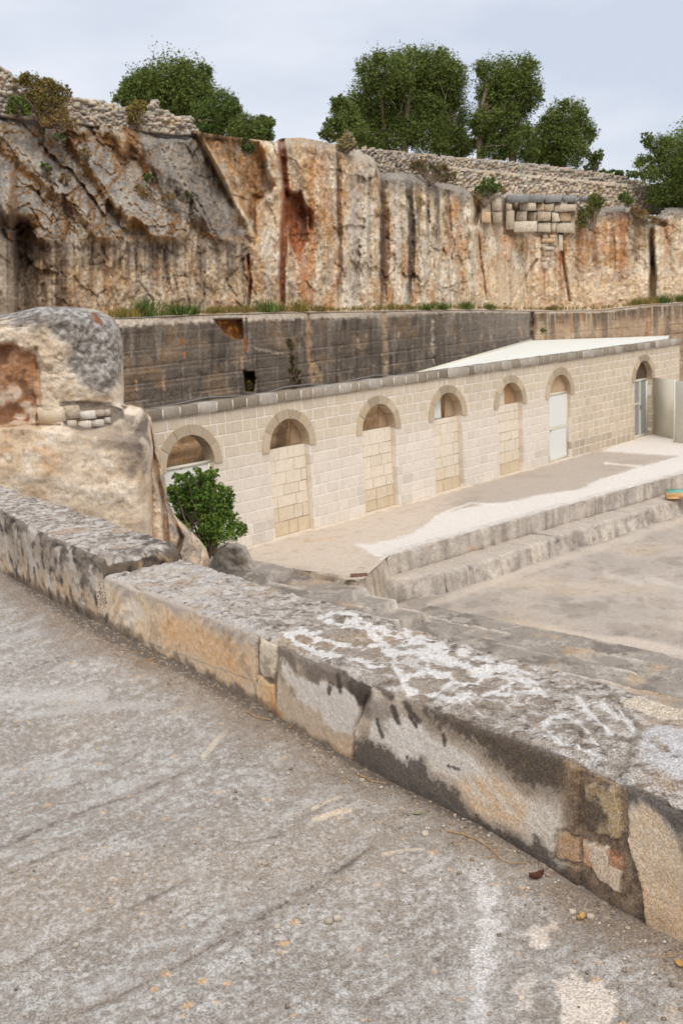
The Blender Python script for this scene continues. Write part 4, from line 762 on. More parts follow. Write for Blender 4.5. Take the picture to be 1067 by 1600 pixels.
def fc(V, X, Y, e, disp):
    n1 = fbm(V, 1.5, 5, 111); n2 = fbm(V, 5, 4, 112); n3 = fbm(V, 14, 3, 114); gr = dline(X, Y, [(226, 640), (238, 700), (250, 760), (258, 800), (262, 860)]); g2 = dline(X, Y, [(262, 782), (272, 812), (284, 840), (276, 870)])
    if disp: return n1*.16+n2*.05+n3*.015+.2*ss(7, 0, gr+4*n2)+.25*ss(6, 0, g2+3*n2)
    C = base(X.shape, lin(206, 180, 152)); C = mixc(C, lin(164, 154, 144), ss(-.05, .25, n2+n1*.5)*.75); C = mixc(C, lin(122, 112, 104), ss(.1, .35, n3+.3*n1)*.6); C = mixc(C, lin(226, 204, 176), ss(.08, .3, -n2)*.6)
    C = mixc(C, lin(150, 112, 80), ss(3.5, .5, gr+7*n2)*.6); C = mixc(C, lin(126, 92, 68), ss(4, 1, g2+5*n2)*.6); C = mixc(C, lin(120, 96, 70), ss(655, 640, Y)*ss(205, 215, X)*.6); return C
relief('rock_flake', [632, 930], [(196, 632), (199, 640), (215, 700), (222, 760), (222, 930)], [(205, 632), (226, 638), (236, 652), (247, 698), (257, 742), (264, 788), (276, 808), (296, 828), (312, 843), (322, 856), (327, 872), (322, 930)],
       lambda X, Y: 15.55+.6*ss(250, 320, X), fc, M_ROCK, orc, 250, 80, rl=25, rr_=22, Rm=.45, skirt=3)
for (a, y0, b, y1, c) in [(160, 445, 255, 505, (226, 206, 176)), (262, 440, 318, 490, (196, 178, 156)), (322, 462, 382, 492, (226, 216, 202)), (385, 458, 418, 482, (190, 174, 156)), (420, 455, 442, 480, (186, 172, 156)), (446, 462, 482, 508, (206, 198, 188)), (275, 497, 308, 525, (206, 190, 168)), (312, 500, 365, 530, (224, 210, 194)), (372, 495, 415, 522, (214, 204, 190)), (420, 485, 444, 510, (196, 184, 168))]:
    x0_, x1_ = a*.394, b*.394; D_ = 15.0+.002*(x1_-100)*(x1_ > 100)+.0
    ed = max(0, 1-(194-x1_)/34.); D_ += .6*(1-math.sqrt(max(0, 1-ed**2)))*.8
    cpt = at_depth((x0_+x1_)/2, 460+(y0+y1)/2*.394, D_+.045); v, f = stone_vf(cpt, EX, EY, EZ, (x1_-x0_)/1600*15*1.14, .2, (y1-y0)*.394/1600*15*1.1, .07, box=.9)
    mk('embedded_stone', v, f, M_ROCK, orc, C=lin(*c)*.95, smooth=False)
def bc_(V, X, Y, e, disp):
    n1 = fbm(V, 1.2, 5, 121); n2 = fbm(V, 5, 4, 122)
    if disp: return n1*.3+n2*.08
    C = base(X.shape, lin(176, 166, 154)); C = mixc(C, lin(130, 121, 111), ss(0, .3, n2+n1*.5)*.7); return mixc(C, lin(206, 190, 170), ss(.1, .3, -n2)*.5)
r_ = relief('boulder', [848, 905], [(352, 848), (344, 852), (336, 864), (318, 905)], [(372, 848), (384, 853), (390, 865), (400, 885), (410, 905)], lambda X, Y: 20.6, bc_, M_ROCK, None, 50, 60, rl=12, rr_=12, rt=10, Rm=.3, skirt=1.5)
props(r_, 'low grey boulder at the foot of the green bush beside the platform', 'rock')

# ================================================================== PARAPET
NL = np.array([(-4.6, 10.4), (-3.3, 8.27), (-2.15, 6.37), (-1.6, 5.46), (-1.21, 4.9), (-.78, 4.36), (-.36, 3.79), (.02, 3.22), (.28, 2.89), (.51, 2.6), (.67, 2.37), (.76, 2.23), (1.6, 1.03), (2.6, -.4)])
FLn = np.array([(-4.4, 10.9), (-2.53, 7.56), (-1.73, 6.42), (-.97, 5.31), (-.42, 4.60), (.14, 3.90), (.56, 3.36), (.88, 2.95), (.97, 2.83), (2.4, 1.0), (3.4, -.3)])
_nl = np.r_[0, np.cumsum(np.linalg.norm(np.diff(NL, axis=0), axis=1))]
def smooth_poly(s, S_, Pp):
    r = 0
    for o_, w_ in ((-.12, .25), (0, .5), (.12, .25)): r = r + w_*np.stack([np.interp(s+o_, S_, Pp[:, 0]), np.interp(s+o_, S_, Pp[:, 1])], -1)
    return r
_nrm = np.array([.809, .588])
def par_w(N):          # wall width at near-edge points
    out_ = np.zeros(len(N)); a = np.array([.588, -.809]); fs = FLn@a; fd = FLn@_nrm; o = np.argsort(fs)
    return np.interp(N@a, fs[o], fd[o]) - N@_nrm
_bl = np.array([(-2.261, 6.547, -1.547), (-1.711, 5.707, -1.486), (-1.264, 5.032, -1.46), (-.867, 4.481, -1.484), (-.381, 3.819, -1.499), (-.015, 3.272, -1.512), (.355, 2.796, -1.519), (.658, 2.387, -1.562), (.764, 2.224, -1.55)])
def s_of(x, y): P = np.array([x, y]); s = np.linspace(0, _nl[-1], 4000); Q = np.stack([np.interp(s, _nl, NL[:, 0]), np.interp(s, _nl, NL[:, 1])], -1); return s[np.argmin(((Q-P)**2).sum(1))]
_bs = np.array([s_of(b[0], b[1]) for b in _bl]); zbase = lambda s: np.interp(s, np.r_[0, _bs, 99], np.r_[-1.6, _bl[:, 2], -1.55])
_ye = np.array([(-200, 720), (0, 800), (75, 842), (158, 888), (400, 990), (435, 1000), (560, 1062), (700, 1115), (850, 1170), (980, 1225), (1067, 1265), (1300, 1370)], float); _yb = np.array([(-200, 800), (0, 893), (75, 925), (155, 965), (250, 1020), (400, 1100), (550, 1190), (750, 1290), (970, 1425), (1067, 1470), (1300, 1590)], float)
def par_strip(s0, s1, ztop, ns, piece_fn, root, raised=False, r=.022):
    s = np.linspace(s0, s1, ns); N = smooth_poly(s, _nl, NL); wd = par_w(N); zb = zbase(s) - .05; H = ztop-zb
    # profile parameters: (fraction across, fraction of height) by zones
    nf, ncn, ntp = 74, 10, 80
    L_w = []; L_z = []; L_nw = []; L_nz = []
    for k_ in np.linspace(0, 1, nf): L_w.append(0*s); L_z.append(zb+(H-r)*k_); L_nw.append(-1); L_nz.append(0)
    for k_ in np.linspace(0, 1, ncn)[1:-1]: a = k_*math.pi/2; L_w.append(r-r*math.cos(a)+0*s); L_z.append(zb+H-r+r*math.sin(a)); L_nw.append(-math.cos(a)); L_nz.append(math.sin(a))
    for k_ in np.linspace(0, 1, ntp): L_w.append(r+(wd-2*r)*k_); L_z.append(zb+H+0*s); L_nw.append(0); L_nz.append(1)
    for k_ in np.linspace(0, 1, 7)[1:-1]: a = k_*math.pi/2; L_w.append(wd-r+r*math.sin(a)); L_z.append(zb+H-r+r*math.cos(a)); L_nw.append(math.sin(a)); L_nz.append(math.cos(a))
    for k_ in (0, .03, .08, .2, .5, 1): L_w.append(wd); L_z.append(zb+H-r-k_*3.6); L_nw.append(1); L_nz.append(0)
    Wd = np.array(L_w); Zd = np.array(L_z); nw = np.array(L_nw, float)[:, None]; nzv = np.array(L_nz, float)[:, None]
    V = np.concatenate([N[None] + _nrm*Wd[..., None], Zd[..., None]], -1); Sg = s[None]+0*Wd
    q = proj(V); qx, qy = q; ye = np.interp(qx, _ye[:, 0], _ye[:, 1]); yb = np.interp(qx, _yb[:, 0], _yb[:, 1]); isF = (nw < -.1)|((nzv > .5)&(nw <= 0)&False); isF = np.broadcast_to(nw < -.15, qx.shape)
    n1 = fbm(V, 3, 5, 131); n2 = fbm(V, 11, 5, 132); n3 = fbm(V, 38, 4, 133)
    n5 = fbm(V, 75, 3, 137, .7); d = n1*.012 + n2*.006*(1.0-.45*isF) + n3*.0042*(1-.5*isF) + n5*.0028*(1-.4*isF)
    crust = ridge(V, (26, 26, 26), 3, 134); d = d + (crust-.5)*.006*(~isF)
    topcr = ss(.0, .12, fbm(V, 6, 6, 135, .62)); d -= topcr*.007*(~isF)
    # chipped edge
    eb = np.exp(-((qy-ye)/10.)**2)*isF + (~isF)*np.exp(-(Wd/.03)**2); d -= eb*ss(.02, .35, fbm(V, 9, 4, 136))*.028; d -= eb*.004
    hrel = np.clip((qy-ye)/(yb-ye), 0, 1.2)
    G = piece_fn(qx, qy, Sg, isF, n2)                # (piece id, groove mask)
    ids, gro = G; d -= gro*.011
    if not raised:      # tooled strokes on the long block, ledge line low on the face
        m1 = isF*ss(160, 175, qx)*ss(398, 385, qx); d += m1*(.004*np.sin((qx*.9+qy*.5)/2.6+7*n1)*ss(-.1, .3, n1+.1) - .006*ss(.0, 1., (qy-(985+(qx-180)*.36))/3.)*ss(400, 380, qx)*.5)
    nx = nw*_nrm[0]; ny = nw*_nrm[1]; Vd = V + np.stack([nx*d, ny*d, nzv*d], -1)
    return Vd, V, qx, qy, Sg, isF, n1, n2, n3, hrel, ye, yb, ids, gro, Wd, wd
# piece layout on the face
sJ0 = s_of(-1.2, 4.86); sJ1 = s_of(-.335, 3.75); sJ3 = s_of(.035, 3.2); sJ4 = s_of(.58, 2.5); sJ5 = s_of(.70, 2.32)
ST = {'up': [(403, 985), (428, 990), (430, 1061), (403, 1054)], 'lo': [(402, 1057), (431, 1070), (442, 1128), (400, 1103)], 'dk': [(912, 1222), (966, 1238), (966, 1312), (919, 1298)], 'br': [(907, 1313), (950, 1324), (972, 1350), (967, 1398), (931, 1368), (907, 1350)], 'or': [(872, 1298), (903, 1310), (903, 1352), (868, 1341)],
      'end': [(978, 1205), (981, 1310), (1005, 1391), (1010, 1450), (1300, 1640), (1300, 1300), (1067, 1240)]}
def pf_main(qx, qy, Sg, isF, n2):
    x = qx+9*n2; y = qy-7*n2+2*np.sin(qx*.3)
    crk = np.interp(qy, [1060, 1094, 1126, 1147, 1200], [578, 569, 559, 551, 549]) + 5*n2
    ids = np.where(Sg < sJ1, 0, np.where(Sg < sJ3, 1, np.where(Sg < sJ4, 2, np.where(Sg < sJ5, 3, 4))))
    idf = np.where(qx < 400, 0, np.where(qx < 433, 3, np.where(x < crk, 1, np.where(qx < 903-.0*qy, 2, 3)))); g = ss(4, 0, np.abs(x-crk))*(qx > 500)*(qx < 620)*ss(1078, 1100, qy)*1.6
    mort = (((qx > 399) & (qx < 434)) | ((qx > 903) & (qx < 1010)) | spoly(x, y, ST['or']).__gt__(-4)).astype(float)
    for k_, nm in ((5, 'up'), (6, 'lo'), (7, 'dk'), (8, 'br'), (9, 'or'), (4, 'end')):
        sp = spoly(x, y, ST[nm]); idf = np.where(sp > 0, k_, idf); mort = mort*(1-ss(-1.5, 2.5, sp))
    idf = np.where((idf == 2) & (qx > 1100), 4, idf)
    ids = np.where(isF, idf, ids); g = np.where(isF, np.maximum(g, mort), 0); return ids, g
par = empty('parapet_wall', np.array([-.2, 3.6, -1.55]), 'long low weathered stone parapet with white-veined top crossing the foreground terrace', 'wall')
# ---- main strip
Vd, V0, qx, qy, Sg, isF, n1, n2, n3, hrel, ye, yb, ids, gro, Wd, wd = par_strip(sJ0-.10, s_of(1.9, .6), -1.20, 1150, pf_main, par)
sh = qx.shape; big = fbm(V0, 1.6, 4, 140); fx_ = fbm(V0, 60, 3, 141); lich = fbm(V0, 20, 5, 142)
def crust_col(V, n1, n2, n3, lich):
    C = base(n1.shape, lin(180, 168, 155)); C = mixc(C, lin(138, 124, 111), ss(-.02, .2, n2)*.65); C = mixc(C, lin(214, 206, 197), ss(.0, .16, -lich)*.75); C = mixc(C, lin(98, 86, 76), ss(.14, .36, n3+.4*lich)*.8)
    return mixc(C, lin(186, 160, 132), ss(.1, .35, -n1)*.5)
CT = crust_col(V0, n1, n2, n3, lich)
CT = mixc(CT, lin(206, 190, 172), ss(0, .3, n1-.2*n2)*ss(430, 300, qx)*.55)
CT = mixc(CT, lin(214, 208, 202), ss(0, .25, n2+.3*lich)*ss(440, 350, qx)*.55)
# lime veins
vw = np.stack([V0[..., 0]*1.0+V0[..., 1]*.0, V0[..., 1], V0[..., 2]*0], -1); along = Sg; cross = Wd
f1, f2, fi = cell(P3(along*5.2 + .9*n1 + .5*n2, cross*10.5 + .9*n1 + .6*n2, 0), 1, 12); f1b, f2b, _i = cell(P3(along*10 + 1.0*n1 + .5*n2, cross*19 + 1.0*n1 + .6*n2, 0), 1, 22); vein = np.minimum(f2-f1, (f2b-f1b)*1.2+.04+.9*ss(-.25, .05, n1+.3*big))
gr0 = fbm(V0, 50, 5, 154, .7); zone = ss(-6, 26, spoly(qx, qy, [(440, 985), (500, 962), (560, 975), (640, 1005), (720, 1030), (800, 1055), (850, 1075), (845, 1105), (790, 1120), (740, 1125), (690, 1108), (630, 1080), (560, 1048), (480, 1008)]) + 30*n1)
wth = .10 + .09*ss(-.2, .3, n1) + .07*ss(-8, 20, spoly(qx, qy, [(580, 990), (700, 1030), (800, 1070), (760, 1110), (680, 1085), (600, 1040)]))
LIME = lin(232, 226, 219)
CT = mixc(CT, lin(158, 143, 127), zone*.85); CT = mixc(CT, lin(112, 96, 82), zone*.75*ss(.25, .6, vein)*ss(-.1, .15, n2)); CT = mixc(CT, lin(196, 184, 170), zone*.5*ss(.05, .2, gr0)); CT = mixc(CT, LIME, zone*ss(wth*.35+.04, wth*.35-.02, vein + .07*lich + .05*fx_)*.6*ss(-.1, .1, n1))
for w_, lines in ((4.2, [[(100, 320), (130, 345), (180, 365), (220, 380), (270, 390)], [(190, 290), (230, 275), (270, 285), (300, 300), (270, 310), (230, 300), (200, 295)], [(140, 315), (170, 335), (200, 340), (240, 350), (210, 362)], [(300, 300), (340, 310), (400, 320), (450, 340), (500, 360), (550, 375)], [(330, 345), (340, 365), (370, 385), (362, 410), (390, 435), (450, 420), (500, 425), (512, 440), (470, 470), (405, 465), (382, 440)],
                         [(550, 375), (562, 400), (600, 410), (650, 405), (690, 420)], [(540, 400), (580, 420), (562, 450), (540, 480), (570, 490), (600, 470), (650, 470), (720, 465), (730, 480)], [(580, 420), (640, 430), (652, 445), (620, 465), (600, 470)], [(640, 430), (700, 445), (690, 456)], [(470, 470), (500, 490), (540, 482)], [(340, 312), (392, 350), (440, 345), (500, 362)], [(500, 362), (482, 385), (440, 380)], [(512, 440), (562, 450)], [(270, 390), (310, 400), (360, 412)], [(240, 350), (290, 355), (330, 345)], [(430, 378), (450, 400), (450, 420)], [(545, 490), (560, 510), (580, 520)]]),
                 (7.4, [[(250, 292), (300, 310), (330, 340), (372, 374), (430, 374), (500, 392), (560, 415), (600, 415)], [(400, 325), (440, 345), (480, 372)], [(455, 478), (500, 488), (545, 478)]])):
    for ln_ in lines: CT = mixc(CT, LIME, ss(w_*.95, w_*.45, dline(qx, qy, [(380+.644*a, 780+.644*b) for a, b in ln_]) + 9*lich + 7*n2 + 5*gr0)*.97)
for pts, w_ in [([(452, 992), (470, 985), (480, 992), (500, 988)], 4), ([(845, 1133), (862, 1122), (884, 1120)], 4), ([(845, 1133), (870, 1158), (905, 1168), (935, 1180)], 3.5), ([(903, 1095), (918, 1112), (935, 1128), (955, 1148)], 4.5), ([(902, 1128), (918, 1146), (934, 1162)], 4), ([(940, 1100), (962, 1118), (985, 1130), (992, 1142), (980, 1128), (965, 1105)], 6), ([(870, 1120), (900, 1105), (930, 1098)], 2), ([(700, 1015), (780, 1035), (840, 1070)], 4), ([(600, 985), (680, 1012)], 3)]:
    CT = mixc(CT, LIME, ss(w_, w_*.3, dline(qx, qy, pts)+5*lich+3*n2)*.9)
# pale stone and lime crust at the right end
pst = spoly(qx, qy, [(968, 1098), (1000, 1088), (1040, 1092), (1080, 1108), (1080, 1126), (1030, 1118)]); CT = mixc(CT, lin(222, 206, 184), ss(-1, 2, pst+2*n2)*.9)
cru = spoly(qx, qy, [(1003, 1142), (1030, 1130), (1120, 1150), (1200, 1250), (1090, 1230), (1040, 1210), (1000, 1180)]); CT = mixc(CT, lin(214, 210, 208), ss(-3, 4, cru+14*n2+10*lich)*.85*ss(-.25, .1, .12-lich))
CT = mixc(CT, lin(132, 118, 102), ss(8, 2, dline(qx, qy, [(958, 1090), (1000, 1135), (985, 1170), (975, 1215)])+5*n2)*.6)
gap = ss(5, 0, np.abs(dline(qx, qy, [(1000, 1120), (985, 1160), (976, 1210)])))*0
CT = mixc(CT, lin(78, 68, 60), ss(.012, .0, Wd - .006 + .02*n2)*ss(430, 520, qx)*.7); CT = mixc(CT, lin(218, 212, 206), ss(.04, .015, np.abs(Wd-.03+.03*n2))*ss(-.05, .2, n1+lich)*ss(560, 300, qx)*.5)
# face colours
gr_ = fbm(V0, 45, 5, 153, .7); drip = .55*fbm(P3((qx*.87-qy*.5)/13.+n2, (qx*.5+qy*.87)/60., 0), 1, 5, 150) + .5*n2 + .2*gr_; drip2 = .7*fbm(P3((qx*.9-qy*.42)/4.2+n2, (qx*.42+qy*.9)/34., 0), 1, 4, 151)+.5*gr_; below = qy-ye
CREAM = lin(228, 208, 182); ORG = lin(224, 176, 124); GRY = lin(170, 162, 154); BLK = lin(66, 58, 52)
CF = base(sh, lin(206, 186, 160)); CF = mixc(CF, ORG, ss(-.1, .3, big+.3*n1)*.3)
m = (qx < 402); A = base(sh, lin(214, 190, 160)); A = mixc(A, lin(222, 180, 134), ss(-20, 40, spoly(qx, qy, [(220, 960), (300, 950), (400, 1030), (400, 1100), (330, 1062), (230, 1005)]) + 60*n1)*.85); A = mixc(A, lin(222, 208, 190), ss(-4, 8, spoly(qx, qy, [(192, 926), (216, 940), (232, 965), (205, 985), (186, 970)])+14*n2)*.8); A = mixc(A, lin(224, 205, 182), ss(188, 160, qx+20*n2)*.75)
A = mixc(A, GRY, ss(26, 4, below+40*drip-6)*.75); A = mixc(A, lin(190, 178, 166), ss(.0, .3, drip2+.3*n1)*ss(320, 395, qx)*.8); A = mixc(A, lin(232, 216, 196), ss(3.5, 1, np.abs(qy-(984+(qx-175)*.375)-6*n1))*ss(380, 340, qx)*.5); A = mixc(A, lin(120, 100, 84), ss(.12, .34, n2+.3*n3)*.35)
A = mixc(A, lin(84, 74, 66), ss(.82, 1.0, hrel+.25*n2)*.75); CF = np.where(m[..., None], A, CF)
m = (qx >= 400); B = base(sh, lin(196, 176, 152)); B = mixc(B, lin(216, 176, 130), ss(1130, 1190, qy+30*n1)*ss(570, 540, qx)*.7); B = mixc(B, lin(150, 140, 130), ss(560, 590, qx)*.6*ss(-.1, .2, n1))
B = mixc(B, lin(104, 94, 86), ss(60, 22, below+70*drip)*.8); B = mixc(B, BLK, ss(28, 8, below+50*drip)*.8*ss(520, 560, qx+20*n1)); B = mixc(B, lin(90, 80, 72), ss(.5, .75, hrel+.2*n1)*ss(548, 575, qx)*.55)
wp1 = spoly(qx, qy, [(437, 1030), (462, 1060), (512, 1068), (544, 1076), (566, 1094), (556, 1150), (530, 1150), (490, 1110), (452, 1075)]); B = mixc(B, lin(232, 222, 209), ss(-3, 5, wp1+20*drip+8*drip2)*.85)
cv = lambda pts: [(500+.375*x_, 1000+.375*y_) for x_, y_ in pts]
WX = qx + 10*drip + 7*n2; WY = qy + 12*drip + 5*gr_
pm = ss(574, 584, qx+6*n2); B = mixc(B, lin(206, 190, 171), pm*.85); B = mixc(B, lin(220, 190, 156), pm*ss(-18, 16, spoly(WX, WY, cv([(560, 620), (700, 540), (830, 620), (870, 760), (800, 800), (640, 730)])))*.75)
B = mixc(B, lin(150, 138, 126), ss(-5, 9, spoly(WX, WY, cv([(190, 250), (260, 235), (330, 290), (345, 350), (262, 405), (215, 345), (180, 300)])))*.8)
B = mixc(B, lin(234, 225, 213), pm*ss(-8, 8, spoly(WX, WY, cv([(190, 330), (240, 340), (280, 390), (300, 330), (350, 320), (420, 340), (460, 400), (520, 430), (600, 470), (680, 560), (560, 570), (480, 540), (420, 480), (400, 550), (340, 520), (260, 440), (170, 390)])))*.85)
for w_, k2, pts in ((5, .8, [(600, 540), (640, 620), (700, 690)]), (6, .8, [(650, 520), (720, 620), (810, 730)]), (9, .5, [(740, 560), (820, 650), (900, 700)]), (5, .6, [(520, 430), (580, 560)])): B = mixc(B, lin(232, 221, 206), ss(w_, 0, dline(WX, WY, cv(pts)))*k2)
B = mixc(B, lin(230, 217, 200), pm*ss(-3, 4, spoly(qx+5*drip, qy+6*drip+4*n2, cv([(880, 690), (960, 675), (1003, 740), (1003, 870), (965, 905), (920, 830), (880, 850), (850, 750)])))*.95)
drk = spoly(qx+9*drip, qy+14*drip+6*gr_, cv([(330, 160), (480, 240), (560, 290), (650, 330), (780, 360), (900, 410), (1080, 480), (1110, 660), (1000, 640), (930, 610), (860, 620), (790, 570), (700, 500), (640, 430), (560, 400), (520, 370), (490, 385), (450, 330), (400, 290)]))
B = mixc(B, lin(128, 112, 96), ss(-26, 4, drk)*.7*pm); B = mixc(B, lin(70, 60, 51), ss(-1, 11, drk + 30*gr_)*.78); B = mixc(B, lin(112, 92, 68), ss(.05, .25, gr_)*ss(0, 8, drk)*.5)
for w_, pts in ((3.2, [(40, 180), (45, 228)]), (5, [(72, 140), (88, 215)]), (11, [(180, 140), (172, 245)]), (9, [(215, 160), (290, 235)]), (5.5, [(298, 275), (328, 345)]), (6.5, [(352, 262), (408, 335)]), (3, [(372, 318), (397, 358)]), (4.5, [(238, 330), (262, 402)]), (4, [(515, 395), (518, 440)]), (3.5, [(535, 525), (575, 540)]), (2.5, [(120, 130), (125, 190)]), (2, [(362, 485), (366, 495)])):
    B = mixc(B, lin(74, 64, 56), ss(w_*1.2, w_*.25, dline(qx+3*drip+2*n2, qy+4*drip, cv(pts))+4*gr_)*.9)
B = mixc(B, lin(80, 66, 52), ss(1.8, .3, dline(qx, qy, [(569, 1094), (559, 1126), (551, 1147), (549, 1182)])+3*n2)*.8)
lowd = spoly(qx+8*n2, qy+10*n2+6*gr_, cv([(140, 405), (280, 445), (340, 505), (420, 490), (460, 575), (560, 620), (640, 735), (780, 800), (860, 850), (895, 815), (930, 850), (1000, 955), (1100, 1010), (1100, 1060), (900, 950), (780, 880), (600, 770), (460, 670), (300, 600), (130, 500)])); B = mixc(B, lin(132, 120, 108), ss(-14, 2, lowd)*.6*pm); B = mixc(B, lin(92, 83, 75), ss(-2, 5, lowd+16*gr_)*.85)
# rubble zone between the joints
rz = (qx > 862)*1.; rzm = ss(872, 892, qx+8*n2); B = mixc(B, lin(138, 114, 90), rzm*.85); B = mixc(B, lin(92, 78, 66), rzm*ss(.0, .3, n3+.3*n2)*.6); B = mixc(B, lin(172, 148, 120), rzm*ss(0, .25, -n2)*.5)
def inpoly(k_): return ss(-1.5, 1.5, spoly(qx+9*n2, qy-7*n2+2*np.sin(qx*.3), ST[k_]))
mz = ss(398, 401, qx)*ss(436, 432, qx); B = mixc(B, lin(140, 122, 102), mz)
B = mixc(B, mixc(base(sh, lin(206, 190, 168)), lin(168, 152, 134), ss(0, .3, n2+.3*n3)), inpoly('up')); B = mixc(B, mixc(base(sh, lin(226, 192, 150)), lin(206, 160, 112), ss(0, .3, n1)), inpoly('lo'))
B = mixc(B, mixc(base(sh, lin(182, 158, 124)), lin(98, 84, 70), ss(-.08, .2, n2+.3*n3)), inpoly('dk')*.9); B = mixc(B, mixc(base(sh, lin(212, 190, 166)), lin(196, 150, 110), ss(0, .3, -n2)), inpoly('br')); B = mixc(B, lin(164, 112, 78), ss(-1, 2, spoly(qx, qy, [(948, 1324), (972, 1337), (971, 1360), (952, 1350)])+3*n2)*.85)
B = mixc(B, mixc(base(sh, lin(190, 154, 118)), lin(150, 120, 94), ss(0, .3, n2)), inpoly('or')*.8)
E_ = base(sh, lin(226, 202, 172)); E_ = mixc(E_, lin(222, 184, 142), ss(1320, 1440, qy-.4*(qx-1000)+30*n1)*.6); E_ = mixc(E_, GRY, ss(48, 20, below+50*drip)*.8); E_ = mixc(E_, lin(78, 70, 64), ss(44, 16, below+40*drip+10*drip2)*.85)
E_ = mixc(E_, lin(100, 90, 84), ss(-6, 12, spoly(qx, qy, [(1036, 1275), (1200, 1340), (1200, 1420), (1060, 1345)])+26*n2)*.75); eM = inpoly('end'); B = B*(1-eM[..., None]) + E_*eM[..., None]
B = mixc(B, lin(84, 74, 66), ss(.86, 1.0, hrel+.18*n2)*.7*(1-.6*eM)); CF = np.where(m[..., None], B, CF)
CF = mixc(CF, lin(70, 60, 52), gro*ss(.02, .3, n3+.2)*.25)
CA = np.where(isF[..., None], CF*np.minimum(1.26, .86/CF.max(-1, keepdims=True)), CT); tr_ = ss(7, 0, below)*isF; CA = CA*(1-tr_[..., None]*.6) + CT*tr_[..., None]*.6  # face colours scaled up to make up for less light than the top
nm_ = {0: 'long_block', 1: 'short_block', 2: 'plastered_block', 3: 'mortar', 4: 'end_block', 5: 'small_stone', 6: 'small_stone', 7: 'small_stone', 8: 'small_stone', 9: 'small_stone'}
lab_ = {0: 'orange-toned tooled block beside the raised one', 4: 'pale cream block at the right edge of the photo'}
Fall = gfaces(*sh); fid = ids.ravel()[Fall[:, 0]]; Vf = Vd.reshape(-1, 3); Cf = np.concatenate([CA.reshape(-1, 3), np.where(isF, .03 + .6*ss(.3, .1, CA.mean(-1)) + .6*(mz+rzm*(1-inpoly('end')))*.6, 1.-.6*ss(.5, .7, CA.mean(-1))).reshape(-1, 1)], 1)
for k_ in range(10):
    sel = Fall[fid == k_]
    if len(sel): v, f, c = compact(Vf, sel, Cf); mk(nm_[k_], v, f, M_NEAR, par, C=c[:, :3], A=c[:, 3], label=lab_.get(k_))
# ---- raised block at the left
def pf_r(qx, qy, Sg, isF, n2): return np.zeros(qx.shape, int), np.zeros(qx.shape)
Vd, V0, qx, qy, Sg, isF, n1, n2, n3, hrel, ye, yb, ids, gro, Wd, wd = par_strip(s_of(-4, 9.4), sJ0, -1.12, 560, pf_r, par, True, r=.03)
lich = fbm(V0, 20, 5, 142); CT = crust_col(V0, n1, n2, n3, lich); CT = mixc(CT, lin(92, 82, 74), ss(150, 240, qx-.0*qy+50*n1)*ss(.0, .3, n2+.15)*.8)
drip = fbm(P3((qx*.95-qy*.1)/14.+n2, (qx*.1+qy)/45.+n1, 0), 1, 5, 152); below = qy-ye
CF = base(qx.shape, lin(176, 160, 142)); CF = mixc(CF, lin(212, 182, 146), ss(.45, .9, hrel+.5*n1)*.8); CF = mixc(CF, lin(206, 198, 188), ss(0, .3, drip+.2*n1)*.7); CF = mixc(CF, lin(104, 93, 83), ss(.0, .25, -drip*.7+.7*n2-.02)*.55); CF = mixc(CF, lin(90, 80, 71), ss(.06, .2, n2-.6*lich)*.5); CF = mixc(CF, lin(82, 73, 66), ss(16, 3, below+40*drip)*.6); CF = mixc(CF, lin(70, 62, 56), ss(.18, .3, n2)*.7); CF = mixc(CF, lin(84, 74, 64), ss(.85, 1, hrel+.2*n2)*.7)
CA = np.where(isF[..., None], CF*1.12, CT)  # face colour brightened here too, against its weaker light
# end face of the raised block: pull the last columns round the corner
nlast = 10; k_ = 10
for j in range(nlast):
    t_ = (j+1)/nlast; col_ = -nlast+j
    Vd[:, col_, 2] -= .03*t_**2.5*(~isF[:, col_])
endz = Vd[:, -1].copy(); extra = []
for j in range(1, 12):
    e = endz.copy(); f = j/11.; e[:, 2] = endz[:, 2]*(1-f) + np.minimum(endz[:, 2], -1.26)*f; push = (.012*math.sin(f*3.1) + .010*fbm(e, 22, 4, 160) + .012*fbm(e, 8, 3, 161)); e[:, 0] += .588*push; e[:, 1] -= .809*push; extra.append(e)
ex = np.array(extra).transpose(1, 0, 2); Vr = np.concatenate([Vd, ex], 1); ce = mixc(base(ex.shape[:2], lin(112, 98, 84)), lin(70, 60, 52), ss(0, .3, fbm(ex, 16, 4, 162))); ce = mixc(ce, lin(176, 150, 116), ss(.1, .3, -fbm(ex, 12, 4, 163))*.7)
mk('raised_block', Vr, gfaces(*Vr.shape[:2]), M_NEAR, par, C=np.concatenate([CA, ce], 1))

# ================================================================== TERRACE
xs = np.r_[np.linspace(-1500, -60, 50), np.linspace(-50, 1100, 620), np.linspace(1120, 2600, 40)]; ys = np.r_[np.linspace(700, 868, 60), np.linspace(870, 1640, 430), np.linspace(1650, 4200, 50)]
X, Y = np.meshgrid(xs, ys); V = onz(X, Y, -1.52)
side = (V[..., :2]@_nrm); ax_s = V[..., :2]@np.array([.588, -.809]); nf = NL@np.array([.588, -.809]); nd = NL@_nrm; o = np.argsort(nf); dw = np.interp(ax_s, nf[o], nd[o]) - side     # distance in front of the wall foot
s_here = np.interp(ax_s, nf[o], _nl[o]); zt_ = zbase(s_here)*ss(1.2, 0, dw) + (-1.525)*(1-ss(1.2, 0, dw))
V = onz(X, Y, zt_); n1 = fbm(V, 1.1, 5, 201); n2 = fbm(V, 5, 5, 202); n3 = fbm(V, (22, 22, 22), 5, 203); n4 = fbm(V, 60, 3, 204)
h = n1*.014 + n2*.004 + n3*.0032 + n4*.0022
